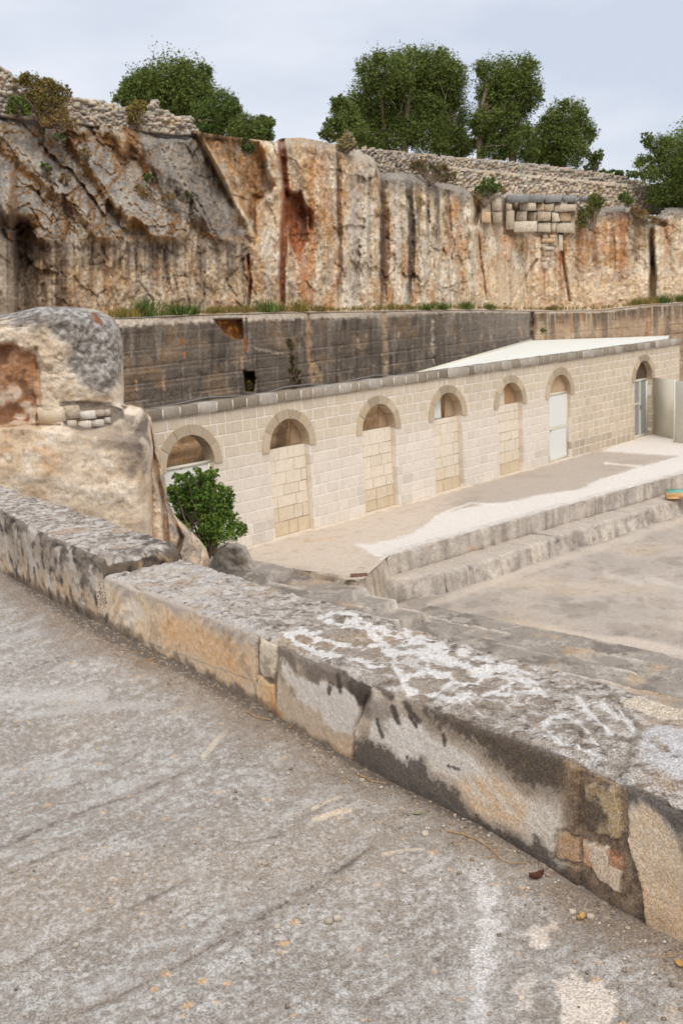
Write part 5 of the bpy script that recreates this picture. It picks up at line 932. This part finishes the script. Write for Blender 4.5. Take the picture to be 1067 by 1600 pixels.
FUR = [([(-60, 1350), (0, 1326), (91, 1283), (202, 1243), (299, 1200)], 1.), ([(-60, 1400), (0, 1375), (81, 1337), (187, 1291), (263, 1235)], .8), ([(-60, 1552), (0, 1524), (101, 1473), (202, 1423), (300, 1375)], .9), ([(60, 1618), (101, 1595), (202, 1549), (304, 1493), (385, 1448), (455, 1407), (540, 1357), (600, 1310)], 1.2),
       ([(354, 1326), (430, 1311), (531, 1245)], .6), ([(569, 1575), (640, 1525), (712, 1479)], .8), ([(-40, 1078), (76, 1033), (130, 1012)], .7), ([(-40, 1185), (60, 1160), (160, 1120)], .5), ([(300, 1195), (340, 1160), (362, 1135)], .7), ([(-40, 1010), (60, 975)], .5), ([(60, 1255), (200, 1190), (260, 1150)], .5), ([(300, 1620), (420, 1560), (500, 1530)], .6), ([(560, 1270), (640, 1310), (740, 1360)], .3), ([(420, 1200), (520, 1215)], .4)]
fm = np.zeros(X.shape); light = np.zeros(X.shape)
for pts, k_ in FUR:
    dd = dline(X, Y, pts); w_ = 8+5*k_; fm = np.maximum(fm, .8*k_*ss(w_, 1, dd + 7*n2+5*n3)*ss(-.35, .1, n2+n3)); pl = np.array(pts); o_ = np.argsort(pl[:, 0]); yl = np.interp(X, pl[o_, 0], pl[o_, 1]); inr = ss(pl[:, 0].min()-10, pl[:, 0].min()+30, X)*ss(pl[:, 0].max()+10, pl[:, 0].max()-30, X)
    h += k_*.0016*ss(3, -3, Y-yl+4*n2)*ss(-70, -5, Y-yl)*inr
    fln = np.maximum(fln if 'fln' in globals() else 0, k_*ss(1.8, .2, np.abs(Y-yl+2.5*n2+3*n3)-.2)*inr*ss(-.3, .1, n2+1.2*n3)); light = np.maximum(light, k_*inr*ss(-50, -8, Y-yl)*ss(2, -4, Y-yl)*1.3)
h -= fm*.0035
tl = fbm(P3((X*.87-Y*.5*-1)/160., (X*.45+Y*.9)/16., 0), 1, 4, 205)
tl2 = fbm(P3((X*.87-Y*.5)/46., (X*.45+Y*.9)/7., 0), 1, 5, 206, .6); tl3 = fbm(P3((X*.87-Y*.5)/22.+n2, (X*.45+Y*.9)/2.6, 0), 1, 3, 207, .6); C = base(X.shape, lin(171, 163, 153)); C = mixc(C, lin(201, 195, 186), ss(-.02, .22, .4*n2+.5*n3+.5*tl2+.3*tl3)*.75); C = mixc(C, lin(128, 113, 100), ss(.08, .3, tl3)*.4); C = mixc(C, lin(154, 143, 130), ss(-.05, .22, -.6*n2+.4*n1+.3*n4-.5*tl2)*.6); C = mixc(C, lin(184, 168, 150), ss(.05, .4, n1)*.45)
C = mixc(C, lin(140, 124, 111), ss(.06, .2, -n3+.2*n2)*.25); C = mixc(C, lin(104, 92, 82), ss(.18, .34, n4+.5*n3)*.3); C = mixc(C, lin(204, 199, 193), ss(.12, .3, -n4+.3*n3)*.55)
C = mixc(C, lin(194, 188, 181), light*ss(-.2, .2, n2+n3)*.3); C = mixc(C, lin(138, 122, 106), fm*.5); C = mixc(C, lin(92, 80, 69), fln*.6); C = mixc(C, lin(66, 58, 52), fm*ss(.12, .3, n3)*.5)
for pts, w_, col, k_ in [([(-30, 1092), (60, 1088), (150, 1083)], 16, (200, 192, 184), .7), ([(-30, 1002), (90, 985)], 8, (190, 184, 180), .5), ([(30, 1118), (130, 1106), (260, 1100)], 9, (196, 188, 180), .5), ([(0, 1210), (150, 1180)], 8, (190, 184, 180), .4), ([(330, 1025), (290, 1010)], 12, (196, 186, 172), .4),
                         ([(492, 1282), (520, 1272), (545, 1268)], 7, (226, 206, 182), .9), ([(488, 1266), (508, 1256), (530, 1246)], 4, (222, 204, 182), .8), ([(600, 1336), (640, 1330), (662, 1328)], 4.5, (222, 202, 178), .7), ([(318, 1180), (335, 1160), (352, 1142)], 5, (214, 200, 180), .7), ([(270, 1112), (300, 1104)], 5, (206, 190, 168), .6),
                         ([(205, 1062), (240, 1052)], 7, (206, 190, 168), .5), ([(228, 990), (250, 1008), (262, 1000)], 8, (206, 192, 172), .5)]: C = mixc(C, lin(*col), ss(w_, w_*.35, dline(X, Y, pts)+w_*1.3*n2+w_*.6*n3)*k_)
wl = dline(X, Y, [(741, 1355), (758, 1395), (764, 1450), (752, 1520), (742, 1620)]); C = mixc(C, lin(226, 220, 214), ss(17, 4, wl+44*n3+22*n2)*.85*ss(-.3, .1, .15-n4*.8)); C = mixc(C, lin(214, 208, 202), ss(34, 8, wl+50*n3+20*n2)*.4)
C = mixc(C, lin(228, 224, 220), ss(12, 3, dline(X, Y, [(765, 1355), (775, 1380), (770, 1410)])+20*n3)*.6)
for pg, k_ in (([(822, 1448), (860, 1441), (872, 1455), (848, 1482), (824, 1478)], .95), ([(866, 1532), (896, 1518), (925, 1535), (965, 1562), (960, 1610), (872, 1610)], .9), ([(800, 1525), (830, 1520), (835, 1580), (810, 1580)], .5), ([(1020, 1590), (1050, 1560), (1080, 1580), (1080, 1610)], .5)):
    C = mixc(C, lin(228, 214, 198), ss(-3, 5, spoly(X, Y, pg)+22*n3+16*n2)*k_)
# swept dust along the wall foot
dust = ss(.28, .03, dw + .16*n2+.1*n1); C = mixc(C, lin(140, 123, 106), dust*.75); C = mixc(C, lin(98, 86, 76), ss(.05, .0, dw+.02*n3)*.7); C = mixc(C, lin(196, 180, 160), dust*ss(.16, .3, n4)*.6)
h = h - dust*n3*.002
f1, f2, fi = cell(np.stack([V[..., 0], V[..., 1], 0*X], -1), 9.5, 15); spot = ss(.12+.05*fi, .07, f1+.03*n4)*(fi > .3); C = mixc(C, lin(216, 178, 138), spot*.8*(1-dust)); f1, f2, fi = cell(np.stack([V[..., 0], V[..., 1], 0*X], -1), 17, 25); C = mixc(C, lin(214, 180, 144), ss(.16, .09, f1+.04*n4)*(fi > .78)*.7*(1-dust))
f1, f2, fi = cell(np.stack([V[..., 0], V[..., 1], 0*X], -1), 30, 16); C = mixc(C, lin(206, 176, 142), ss(.15, .08, f1)*(fi > .72)*.6); C = mixc(C, lin(70, 62, 56), ss(.16, .08, f1)*(fi < .14)*.8); h -= ss(.2, .05, f1)*(fi < .14)*.006
Vt = V.copy(); Vt[..., 2] += h
F = gfaces(*X.shape); keep = (dw.ravel()[F] > -.16).all(1) & (np.abs(Vt.reshape(-1, 3)[F]).max(axis=(1, 2)) < 14); F = F[keep]; v, f, c = compact(Vt.reshape(-1, 3), F, C.reshape(-1, 3))
mk('terrace_floor', v, f, M_GROUND, C=c, kind='structure')
mk('terrace_fill', *box_vf(np.array([0, 0, 0.]), np.array([.588, -.809, 0]), np.array([-.809, -.588, 0]), EZ, -11, 14, -2.55+.12+0, 12, -6.5, -1.66)[:2], M_STEP, C=lin(150, 138, 126), smooth=False, kind='structure')

def gz(px, py): # point on the terrace under a photo point
    return onz(px, py, -1.52 + .0)
def gpt(px, py):
    P = onz(px, py, -1.52); sd = P[:2]@np.array([.588, -.809]); dwv = np.interp(sd, nf[o], nd[o]) - P[:2]@_nrm; z = float(zbase(np.interp(sd, nf[o], _nl[o])))
    k_ = float(ss(1.2, 0, dwv)); P = onz(px, py, z*k_-1.525*(1-k_)); P[2] += float(fbm(P, 1.1, 5, 201))*.018 + float(fbm(P, 5, 5, 202))*.007; return P
# loose things on the terrace
def pebble(px, py, r_px, label):
    P = gpt(px, py); s_ = r_px*2*np.linalg.norm(P)/FPX; v, f = stone_vf(P+EZ*s_*.28, EX, EY, EZ, s_*1.1, s_*.95, s_*.75, .1); mk('pebble', v, f, M_PEB, label=label, cat='pebble', group='pebbles on the terrace')
for px, py, r, lb in [(514, 1444, 5.5, 'left of two touching pale pebbles on the open grey pavement'), (527, 1440, 5.5, 'right of two touching pale pebbles on the open grey pavement'), (434, 1450, 4.5, 'white pebble alone on the pavement left of the touching pair'), (664, 1306, 5, 'white pebble near the wall foot, above the green leaf'), (894, 1424, 4.6, 'round pale pebble left of the yellow leaf'), (922, 1432, 5, 'round pale pebble right of the yellow leaf'),
                      (566, 1222, 4, 'white pebble in the dust halfway along the wall foot'), (631, 1365, 3.6, 'small dark-edged pebble below the broken pale streak'), (814, 1559, 4.5, 'pale pebble near the bottom edge beside the white streak'), (340, 1260, 4, 'pale pebble on the pavement nearest the middle furrow'), (120, 1480, 4.2, 'pale pebble on the left pavement above the lowest furrow'), (200, 1340, 3.6, 'tiny pebble on the left pavement between two furrows')]: pebble(px, py, r, lb)
P_ = []
for i in range(520):
    x = RG.uniform(-20, 1090)
    if RG.random() < .72: y = np.interp(x, _yb[:, 0], _yb[:, 1]) + abs(RG.normal())*55*(.5+x/1400)+3
    else: y = RG.uniform(max(900, np.interp(x, _yb[:, 0], _yb[:, 1])+10), 1600)
    P = gpt(x, y); s_ = RG.choice([.004, .005, .006, .008, .011], p=[.3, .3, .2, .13, .07]); v, f = stone_vf(P+EZ*s_*.3, EX, EY, EZ, s_*RG.uniform(.8, 1.3), s_, s_*.7, .12); P_.append((v, f, lin(*[(206, 190, 168), (186, 160, 130), (150, 134, 118), (222, 212, 200)][RG.integers(4)])))
v, f, c = join(P_); mk('gravel', v, f, M_NEAR, C=c, smooth=False, kind='stuff', label='scattered tiny gravel in the dust along the wall foot', cat='gravel')
P_ = []
for cx, cy, n_, sp in ((205, 1028, 16, 22), (225, 1036, 12, 16), (440, 1145, 8, 26), (760, 1325, 7, 30), (540, 1225, 6, 30), (170, 1010, 6, 20), (1050, 1500, 6, 14), (100, 965, 6, 30)):
    for i in range(n_):
        x, y = cx+RG.normal()*sp, cy+RG.normal()*sp*.45; y = max(y, np.interp(x, _yb[:, 0], _yb[:, 1])+5); a = RG.uniform(0, 3.14); Ls = RG.uniform(8, 24)
        pts = np.array([gpt(x+math.cos(a+b*.5)*Ls*b, y+math.sin(a+b*.5)*Ls*b*.5)+EZ*(.004+.004*RG.random()) for b in (-.5, 0, .5)]); P_.append(tube(pts, [.0009, .0012, .0007], 4))
v, f, _ = join(P_); mk('straw_litter', v, f, M_STRAW, kind='stuff', label='dry straw and pine needles lying in small heaps by the wall foot', cat='straw')
def twig(pp, lb):
    pts = np.array([gpt(*p)+EZ*.006 for p in pp]); v, f = tube(pts, np.linspace(.0022, .001, len(pts)), 5); mk('twig', v, f, M_STRAW, label=lb, cat='twig', group='twigs by the wall foot')
twig([(698, 1302), (722, 1306), (745, 1314), (768, 1330), (782, 1345), (800, 1352), (822, 1350)], 'curved dry twig above the dark dead leaf at the wall foot')
twig([(385, 1112), (400, 1122), (422, 1127), (432, 1121)], 'short bent twig below the two small stones of the wall')
twig([(560, 1212), (580, 1224), (606, 1228)], 'thin straight twig near the cracked wall section')
def leaf(px, py, r_px, mat, lb, rot, curl=.35):
    P = gpt(px, py); s_ = r_px*np.linalg.norm(P)/FPX; V = []; n = 9
    for i in range(n):
        u_ = i/(n-1)*2-1; w_ = .55*math.sqrt(max(0, 1-u_*u_))*(1+.15*math.sin(i*2.4))+.02
        for k_ in (-1, -.5, 0, .5, 1): V.append((u_, w_*k_, curl*(k_*k_*.6+u_*u_*.5)+.1))
    V = np.array(V)*s_; c_, s2 = math.cos(rot), math.sin(rot); V = np.stack([V[:, 0]*c_-V[:, 1]*s2, V[:, 0]*s2+V[:, 1]*c_, V[:, 2]], -1)+P
    mk('fallen_leaf', V, gfaces(n, 5), mat, label=lb, cat='leaf', group='fallen leaves on the terrace')
leaf(838, 1374, 12, M_DLEAF, 'dark brown curled dead leaf on the terrace at the wall foot', .3, .9); leaf(908, 1433, 9, M_YLEAF, 'ochre yellow dry leaf between two round pebbles', .8, .6); leaf(652, 1274, 7, M_GLEAF, 'dull green leaf lying in the dust under the plastered wall', .1, .2); leaf(1062, 1508, 9, M_YLEAF, 'orange-brown leaf at the right edge below the end block', 1.9, .7)

# ================================================================== VEGETATION
def leaf_cloud(name, lobes, n, size, mat, parent, tones, seed=0, flat=.8, inner=.25, clump=.35, up=.3, aspect=.5):
    """many leaf-sized faces spread through lobes [(centre, radii)], gathered in small sprays, thinning at the outline"""
    rg = np.random.default_rng(seed); vol = np.array([np.prod(r) ** .67 for _, r in lobes]); cnt = rg.multinomial(n, vol/vol.sum()); V = []; C = []
    for (c, r), m in zip(lobes, cnt):
        if m < 3: continue
        ns = max(3, m//14); u = rg.normal(size=(ns, 3)); u /= np.linalg.norm(u, axis=1)[:, None]; rad = (inner+(1-inner)*rg.random(ns)**.45)[:, None]*(1+.16*rg.normal(size=(ns, 1)))
        sp = np.asarray(c)+u*rad*np.asarray(r); idx = rg.integers(0, ns, m); P = sp[idx] + rg.normal(size=(m, 3))*np.asarray(r)*clump*.28
        a = rg.normal(size=(m, 3)); a[:, 2] *= .6; a /= np.linalg.norm(a, axis=1)[:, None]; b = np.cross(a, rg.normal(size=(m, 3))); b /= np.linalg.norm(b, axis=1)[:, None]; s = size*(.6+.8*rg.random((m, 1)))
        V.append(np.stack([P-a*s, P+b*s*aspect, P+a*s, P-b*s*aspect], 1)); tn = rg.random(ns)[idx]; k = np.clip(.5*tn+.5*rg.random(m)+.0, 0, .999)*(len(tones)-1)
        i0 = k.astype(int); f = (k-i0)[:, None]; col = np.array(tones)[i0]*(1-f)+np.array(tones)[np.minimum(i0+1, len(tones)-1)]*f; C.append(np.repeat(col[:, None], 4, 1))
    V = np.concatenate(V); C = np.concatenate(C); nq = len(V); return mk(name, V.reshape(-1, 3), np.arange(nq*4).reshape(nq, 4), mat, parent, C=C.reshape(-1, 3), smooth=False)
GREEN = [lin(50, 62, 30), lin(80, 96, 44), lin(108, 124, 56), lin(136, 148, 78), lin(118, 112, 62)]; GREEN2 = [lin(66, 84, 40), lin(98, 116, 54), lin(128, 142, 72)]; OLIVE = [lin(84, 90, 58), lin(112, 116, 70), lin(138, 138, 84)]
DRY = [lin(110, 84, 54), lin(146, 116, 72), lin(170, 140, 88), lin(132, 128, 70)]; YEL = [lin(120, 110, 56), lin(154, 138, 74), lin(176, 156, 88)]
def pxl(px, py, r, D_, ry=None, rd=None): return (at_depth(px, py, D_), np.array([r, rd or r, ry or r])/FPX*D_)
def tree(label, D_, lobes, trunks, n, size=.12, tones=GREEN, seed=0, group=None, name='tree'):
    tb = at_depth(*trunks[0][0], D_); root = empty(name, tb, label, 'tree', group); rg = np.random.default_rng(seed)
    LB = []
    for (x, y, r) in lobes:
        d_ = D_ + rg.normal()*r/FPX*D_*.5; LB.append(pxl(x, y, r*.82, d_, r*.78))
        for k in range(5):
            a = rg.uniform(0, 6.28); LB.append(pxl(x+math.cos(a)*r*.72, y+math.sin(a)*r*.66, r*rg.uniform(.24, .42), d_+rg.normal()*r/FPX*D_*.35))
    for tr_ in trunks:
        pts = [at_depth(x, y, D_) for x, y in tr_]; pts = np.array(pts) + rg.normal(size=(len(pts), 3))*.04; v, f = tube(pts, np.linspace(.2, .07, len(pts)), 8); mk('trunk', v, f, M_BARK, root)
    limbs = []
    for c, r in LB[::6]:
        st = at_depth(*trunks[rg.integers(len(trunks))][-2], D_); mid = (st+c)/2 + rg.normal(size=3)*.25; limbs.append(tube([st, mid, c], [.09, .055, .02], 6))
        for q in range(3): limbs.append(tube([c, c+rg.normal(size=3)*r*.8], [.03, .008], 5))
    v, f, _ = join(limbs); mk('limb', v, f, M_BARK, root)
    leaf_cloud('crown', LB, int(n*3.4), size*.52, M_LEAF, root, tones, seed, inner=.35, clump=.5, aspect=.5)
    return root
# left group
tree('large round dark green tree rising behind the left cliff-top wall', 38, [(265, 130, 48), (228, 135, 34), (300, 128, 36), (215, 152, 30), (255, 160, 42), (300, 158, 36), (190, 152, 14)], [[(262, 215), (262, 185), (260, 150)], [(285, 215), (290, 180), (300, 145)]], 17000, .085, GREEN, 11)
tree('bright green bushy tree right of the large left tree', 36, [(345, 168, 30), (322, 188, 26), (360, 190, 26), (335, 200, 20)], [[(345, 225), (344, 200), (345, 175)]], 8000, .075, GREEN2, 12)
tree('small green tree ending the left group beside the pale cliff', 35, [(372, 200, 18), (392, 200, 22), (412, 196, 17), (378, 208, 18), (415, 214, 14)], [[(395, 235), (395, 215), (398, 200)]], 5000, .07, GREEN, 13)
# central group
tree('small lower tree at the left end of the central tree group', 47, [(538, 178, 24), (522, 205, 20), (552, 205, 26), (530, 162, 14)], [[(540, 245), (540, 215), (538, 185)]], 5000, .09, GREEN, 14)
tree('broad tall dark tree, left of the two in the central group', 50, [(602, 118, 42), (590, 160, 46), (640, 110, 36), (565, 190, 34), (640, 165, 52), (610, 210, 40), (575, 222, 26)], [[(600, 262), (600, 215), (600, 150)], [(630, 262), (632, 200), (640, 140)]], 22000, .10, GREEN, 15)
tree('tallest dark tree in the middle of the central group', 51, [(680, 110, 40), (700, 130, 36), (670, 150, 44), (705, 185, 40), (670, 210, 42), (715, 225, 28)], [[(680, 268), (680, 215), (682, 150)], [(715, 268), (712, 210), (700, 160)]], 19000, .10, GREEN, 16)
tree('tree with a bare pale trunk, right of the gap in the central group', 49, [(775, 122, 36), (812, 118, 34), (790, 150, 44), (830, 150, 22), (790, 200, 40), (760, 190, 26), (815, 225, 34), (770, 232, 26), (748, 215, 16), (838, 235, 24)], [[(748, 268), (748, 225), (749, 180), (760, 140)], [(800, 268), (800, 215), (800, 150)]], 19000, .10, GREEN, 17)
tree('rounded tree at the right end of the central group', 50, [(885, 185, 32), (905, 205, 26), (855, 200, 22), (870, 215, 34), (890, 240, 32), (855, 245, 24), (912, 232, 14)], [[(880, 278), (880, 240), (884, 200)]], 11000, .095, GREEN, 18)
tree('wispy little tree standing free beside the rounded tree', 50, [(930, 250, 12), (936, 240, 8), (922, 262, 10)], [[(930, 282), (930, 265), (931, 250)]], 900, .085, GREEN, 19)
tree('green tree cut by the right edge of the photo, beyond the wall end', 47, [(1055, 240, 34), (1025, 225, 18), (1010, 262, 22), (1045, 285, 40), (1090, 230, 50), (1085, 290, 50), (1010, 215, 10), (1050, 312, 20)], [[(1060, 345), (1060, 300), (1058, 250)]], 16000, .09, GREEN2[:2]+GREEN[2:], 20)
leaf_cloud('hedge', [pxl(x, 270+(x-945)*.08, 9, 49.5, 5) for x in range(938, 1000, 10)], 1200, .08, M_LEAF, None, GREEN, 21).update_tag()
props(bpy.data.objects['hedge'], 'low dark hedge peeping over the far end of the upper wall', 'hedge')

def shrub(label, D_, lobes, n, size, tones, seed, group=None, name='shrub', cat='shrub', basept=None, aspect=.4):
    LB = [pxl(x, y, r*.8, D_, r*.75, r*.7) for x, y, r in lobes]
    rg = np.random.default_rng(seed)
    for x, y, r in lobes:
        for k in range(4): a = rg.uniform(-.3, 3.4); LB.append(pxl(x+math.cos(a)*r*.75, y-math.sin(a)*r*.7, r*.3, D_+rg.normal()*.1))
    bx = basept or (np.mean([l[0] for l in lobes]), max(l[1]+l[2]*.9 for l in lobes)); b = at_depth(*bx, D_); root = empty(name, b, label, cat, group)
    st = [tube([b+rg.normal(size=3)*.04, (b+c)/2+rg.normal(size=3)*.05, c+rg.normal(size=3)*r*.5], [.02, .014, .005], 5) for c, r in LB for q in range(2)]
    v, f, _ = join(st); mk('stem', v, f, M_BARK, root); leaf_cloud('foliage', LB, int(n*1.5), size*.75, M_LEAF, root, tones, seed, inner=.15, clump=.6, aspect=aspect); return root
cd = _cliffD
shrub('wide dry yellow-green shrub sprawling over the far left wall top', 24.6, [(50, 130, 20), (75, 145, 24), (98, 146, 16), (60, 160, 22), (90, 168, 18), (35, 125, 12), (72, 180, 16)], 5200, .045, YEL[:1]+DRY[1:]+YEL, 31)
shrub('dark green bush at the base of the far left wall', 24.0, [(28, 165, 15), (42, 172, 10), (18, 172, 9)], 2200, .045, GREEN, 32)
shrub('dry brown tangle of twigs hanging below the sprawling yellow shrub', 24.3, [(100, 188, 16), (75, 190, 14), (112, 195, 10)], 1200, .04, DRY, 33)
shrub('small golden-green bush growing from the wall beside its raised stone', 27.0, [(213, 172, 15), (212, 185, 12), (222, 165, 9)], 2000, .04, YEL, 34)
shrub('pale round dry bush on the brow left of the tall trees', 31.5, [(541, 222, 14), (548, 228, 10), (534, 230, 9)], 1600, .05, [lin(140, 134, 96), lin(170, 156, 112), lin(186, 170, 128)], 35)
shrub('flat dry grey-brown shrub along the brow under the long wall', 35.5, [(660, 262, 14), (685, 268, 16), (702, 276, 12), (645, 260, 9)], 2200, .045, DRY[:2]+OLIVE[:2], 36)
shrub('bright green shrub over the dark crevice left of the block patch', 38.5, [(762, 290, 14), (752, 298, 11), (776, 296, 10), (768, 286, 8)], 2200, .05, GREEN2, 37)
shrub('brown shrub filling the crevice under the bright green shrub', 38.2, [(746, 312, 10), (740, 306, 8), (785, 300, 7)], 900, .045, DRY, 38)
shrub('larger olive-green shrub right of the block patch', 42.3, [(925, 322, 14), (915, 336, 14), (935, 318, 12), (908, 350, 9), (930, 308, 9)], 2600, .055, GREEN2[:2]+YEL[:2], 39)
shrub('small round green bush on the brow nearest the wall end', 43.2, [(976, 310, 11), (982, 314, 8)], 1100, .055, GREEN2, 40)
shrub('dry brown bush in the notch of the cliff at the right', 43.6, [(1003, 338, 12), (1020, 344, 9), (992, 328, 8)], 1300, .055, DRY, 41)
shrub('small rusty-green bush in the notch of the cliff beside the pale pillar', 27.6, [(388, 232, 11), (384, 222, 7)], 900, .045, DRY[:1]+GREEN2, 42)
# plants on the sloping upper left face
for i, (x, y, r, tn, lb) in enumerate([(92, 215, 9, GREEN2, 'small green plant on the brow of the tilted slabs'), (72, 262, 9, GREEN2, 'tuft of green stems low on the leftmost slab'), (100, 278, 9, DRY, 'dry tuft between the leftmost slabs'), (232, 278, 8, GREEN2, 'green sprig in the middle of the tilted slabs'), (292, 305, 9, GREEN2, 'green plant on the ledge above the smooth grey slab'), (130, 240, 9, DRY, 'dry brown plant in a gully of the slabs'),
                                     (220, 300, 14, DRY, 'wide dry grass patch in the gully of the slabs'), (260, 308, 12, DRY, 'dry grass on the ledge beside the green plant'), (205, 458, 5, GREEN2, 'tiny green plant low on the fissured left face')]):
    shrub(lb, cd(x)+.35+(385-y)/190*1.2*(y < 385), [(x, y, r), (x+r*.6, y+3, r*.7)], 420, .035, tn, 50+i, name='cliff_plant', cat='plant')
# leafy bush by the platform
bD = 19.9; LBp = [(300, 765, 30), (330, 790, 34), (300, 800, 32), (345, 825, 30), (372, 828, 15), (280, 775, 22), (325, 750, 16), (333, 738, 8), (290, 748, 12), (310, 735, 5), (350, 775, 16), (285, 820, 20), (320, 845, 20), (278, 748, 8), (283, 838, 24), (300, 856, 18), (345, 800, 24)]
root = empty('leafy_bush', at_depth(335, 862, bD), 'dense bright green leafy bush between the rock outcrop and the first arch', 'bush'); rg = np.random.default_rng(77)
LB = [pxl(x, y, r*.92, bD+rg.normal()*.15, r*.88, r*.9) for x, y, r in LBp] + [pxl(x+math.cos(a)*r*.85, y-math.sin(a)*r*.85, max(3, r*.2), bD+rg.normal()*.3) for x, y, r in LBp for a in rg.uniform(-.6, 3.6, 5)]
bb = at_depth(330, 865, bD); v, f, _ = join([tube([bb+rg.normal(size=3)*.06, (bb+c)/2+rg.normal(size=3)*.1, c], [.022, .012, .004], 5) for c, r in LB[::3]]); mk('stem', v, f, M_BARK, root)
leaf_cloud('foliage', LB, 24000, .034, M_LEAF, root, [lin(44, 62, 26), lin(70, 98, 36), lin(98, 130, 48), lin(136, 160, 72), lin(150, 150, 80)], 78, inner=.2, clump=.45, aspect=.42)
# hanging plant and hole plant on the bench wall
shrub('dark green and brown plant hanging from a crack of the grey quarry wall', float(Dwl(azr(456, 486.)[0]))-.15, [(450, 540, 11), (455, 560, 7), (460, 580, 10), (463, 595, 9), (456, 572, 6)], 3200, .035, GREEN[:2]+DRY[:2], 61, name='hanging_plant', cat='plant')
shrub('small yellow-green plant growing inside the square hole of the grey wall', float(Dwl(azr(388, 486.)[0]))+.2, [(389, 602, 7)], 500, .03, YEL, 62, name='wall_plant', cat='plant')
shrub('tiny green plant in the crack beside the square hole', float(Dwl(azr(391, 486.)[0]))-.05, [(392, 542, 4)], 200, .03, GREEN2, 63, name='wall_plant', cat='plant')
shrub('tiny bright green plant on the tan return wall near the corner', float(Dwl(azr(848, 486.)[0]))-.05, [(848, 515, 4)], 200, .035, GREEN2, 64, name='wall_plant', cat='plant')
# grasses and weeds along the ledge
def blades(name, pts, n, hgt, tones, seed, label=None, cat=None, kind=None, wid=.012, lean=.35):
    rg = np.random.default_rng(seed); pts = np.array(pts); i = rg.integers(0, len(pts), n); P = pts[i]; h = hgt[i]*(.4+.8*rg.random(n)) if np.ndim(hgt) else hgt*(.4+.8*rg.random(n)); t = rg.normal(size=(n, 3))*lean; t[:, 2] = 1; t *= h[:, None]
    s = rg.normal(size=(n, 3)); s[:, 2] = 0; s /= np.linalg.norm(s, axis=1)[:, None]; s *= wid; V = np.stack([P-s, P+s, P+t*.6+s*.7, P+t], 1); k = rg.integers(0, len(tones), n); C = np.repeat(np.array(tones)[k][:, None], 4, 1)
    return mk(name, V.reshape(-1, 3), np.arange(n*4).reshape(n, 4), M_LEAF, None, C=C.reshape(-1, 3), smooth=False, kind=kind, label=label, cat=cat)
gp, gh = [], []
rg = np.random.default_rng(88)
for i in range(2600):
    x = rg.uniform(170, 1090); dens = .35+.65*float(ss(-.1, .25, fbm(np.array([x/60., 0, 0]), 1, 3, 9))); 
    if rg.random() > dens: continue
    r_ = float(azr(x, 486.)[0]); f_ = rg.uniform(.25, .8); D_ = float(Dwl(r_))*(1-f_)+(float(Dcl(r_))+.2)*f_; gp.append((r_*D_, D_, float(ledge_el(r_)*Dwl(r_))+.02+.1*f_)); gh.append(.10+.14*(x > 980)*(x < 1045)+.08*dens)
blades('ledge_grass', gp, 5200, np.array(gh), [lin(150, 122, 72), lin(176, 146, 90), lin(120, 118, 60), lin(98, 112, 52)], 89, 'dry and green grass growing along the ledge at the cliff foot', 'grass', 'stuff')
def lp(x, f_=.45): r_ = float(azr(x, 486.)[0]); D_ = float(Dwl(r_))*(1-f_)+float(Dcl(r_))*f_; return np.array([r_*D_, D_, float(ledge_el(r_)*Dwl(r_))+.04])
for i, (x, w_, h_, tn, lb) in enumerate([(232, 18, .52, GREEN2, 'tall bright green weed on the ledge, leftmost and largest'), (200, 14, .25, YEL, 'low yellow weed at the left end of the ledge'), (275, 12, .35, GREEN2, 'green weed on the ledge right of the tallest one'), (299, 8, .3, GREEN2, 'small green weed on the ledge before the next gap'), (418, 17, .42, GREEN2, 'compact bright green weed under the long rusty crack'), (468, 12, .4, YEL, 'yellowish weed under the red cavity'),
                                         (500, 8, .22, DRY, 'little dry weed below the pale pillar'), (665, 14, .3, GREEN2, 'green weed strip below the black-streaked face'), (690, 12, .34, GREEN2, 'green weed right of the weed strip'), (728, 11, .38, GREEN2, 'green weed tuft under the tall crevice'), (765, 7, .28, GREEN2, 'last small green weed left of the wall corner'), (1035, 14, .5, GREEN2, 'tall grassy weed beside the black crack at the right'), (1000, 16, .38, YEL, 'pale yellowish weed left of the black crack'), (1064, 10, .42, GREEN2, 'green weed at the right edge of the ledge'), (860, 8, .2, DRY, 'dry brown weed under the rusty crack of the right face')]):
    c = lp(x); rg = np.random.default_rng(200+i); m = 260; pts = c + np.stack([rg.normal(size=m)*w_/FPX*c[1]*.5, rg.normal(size=m)*.12, np.zeros(m)], -1)
    blades('ledge_weed', pts, m, h_*.85, tn, 300+i, lb, 'weed', None, .012, .5)
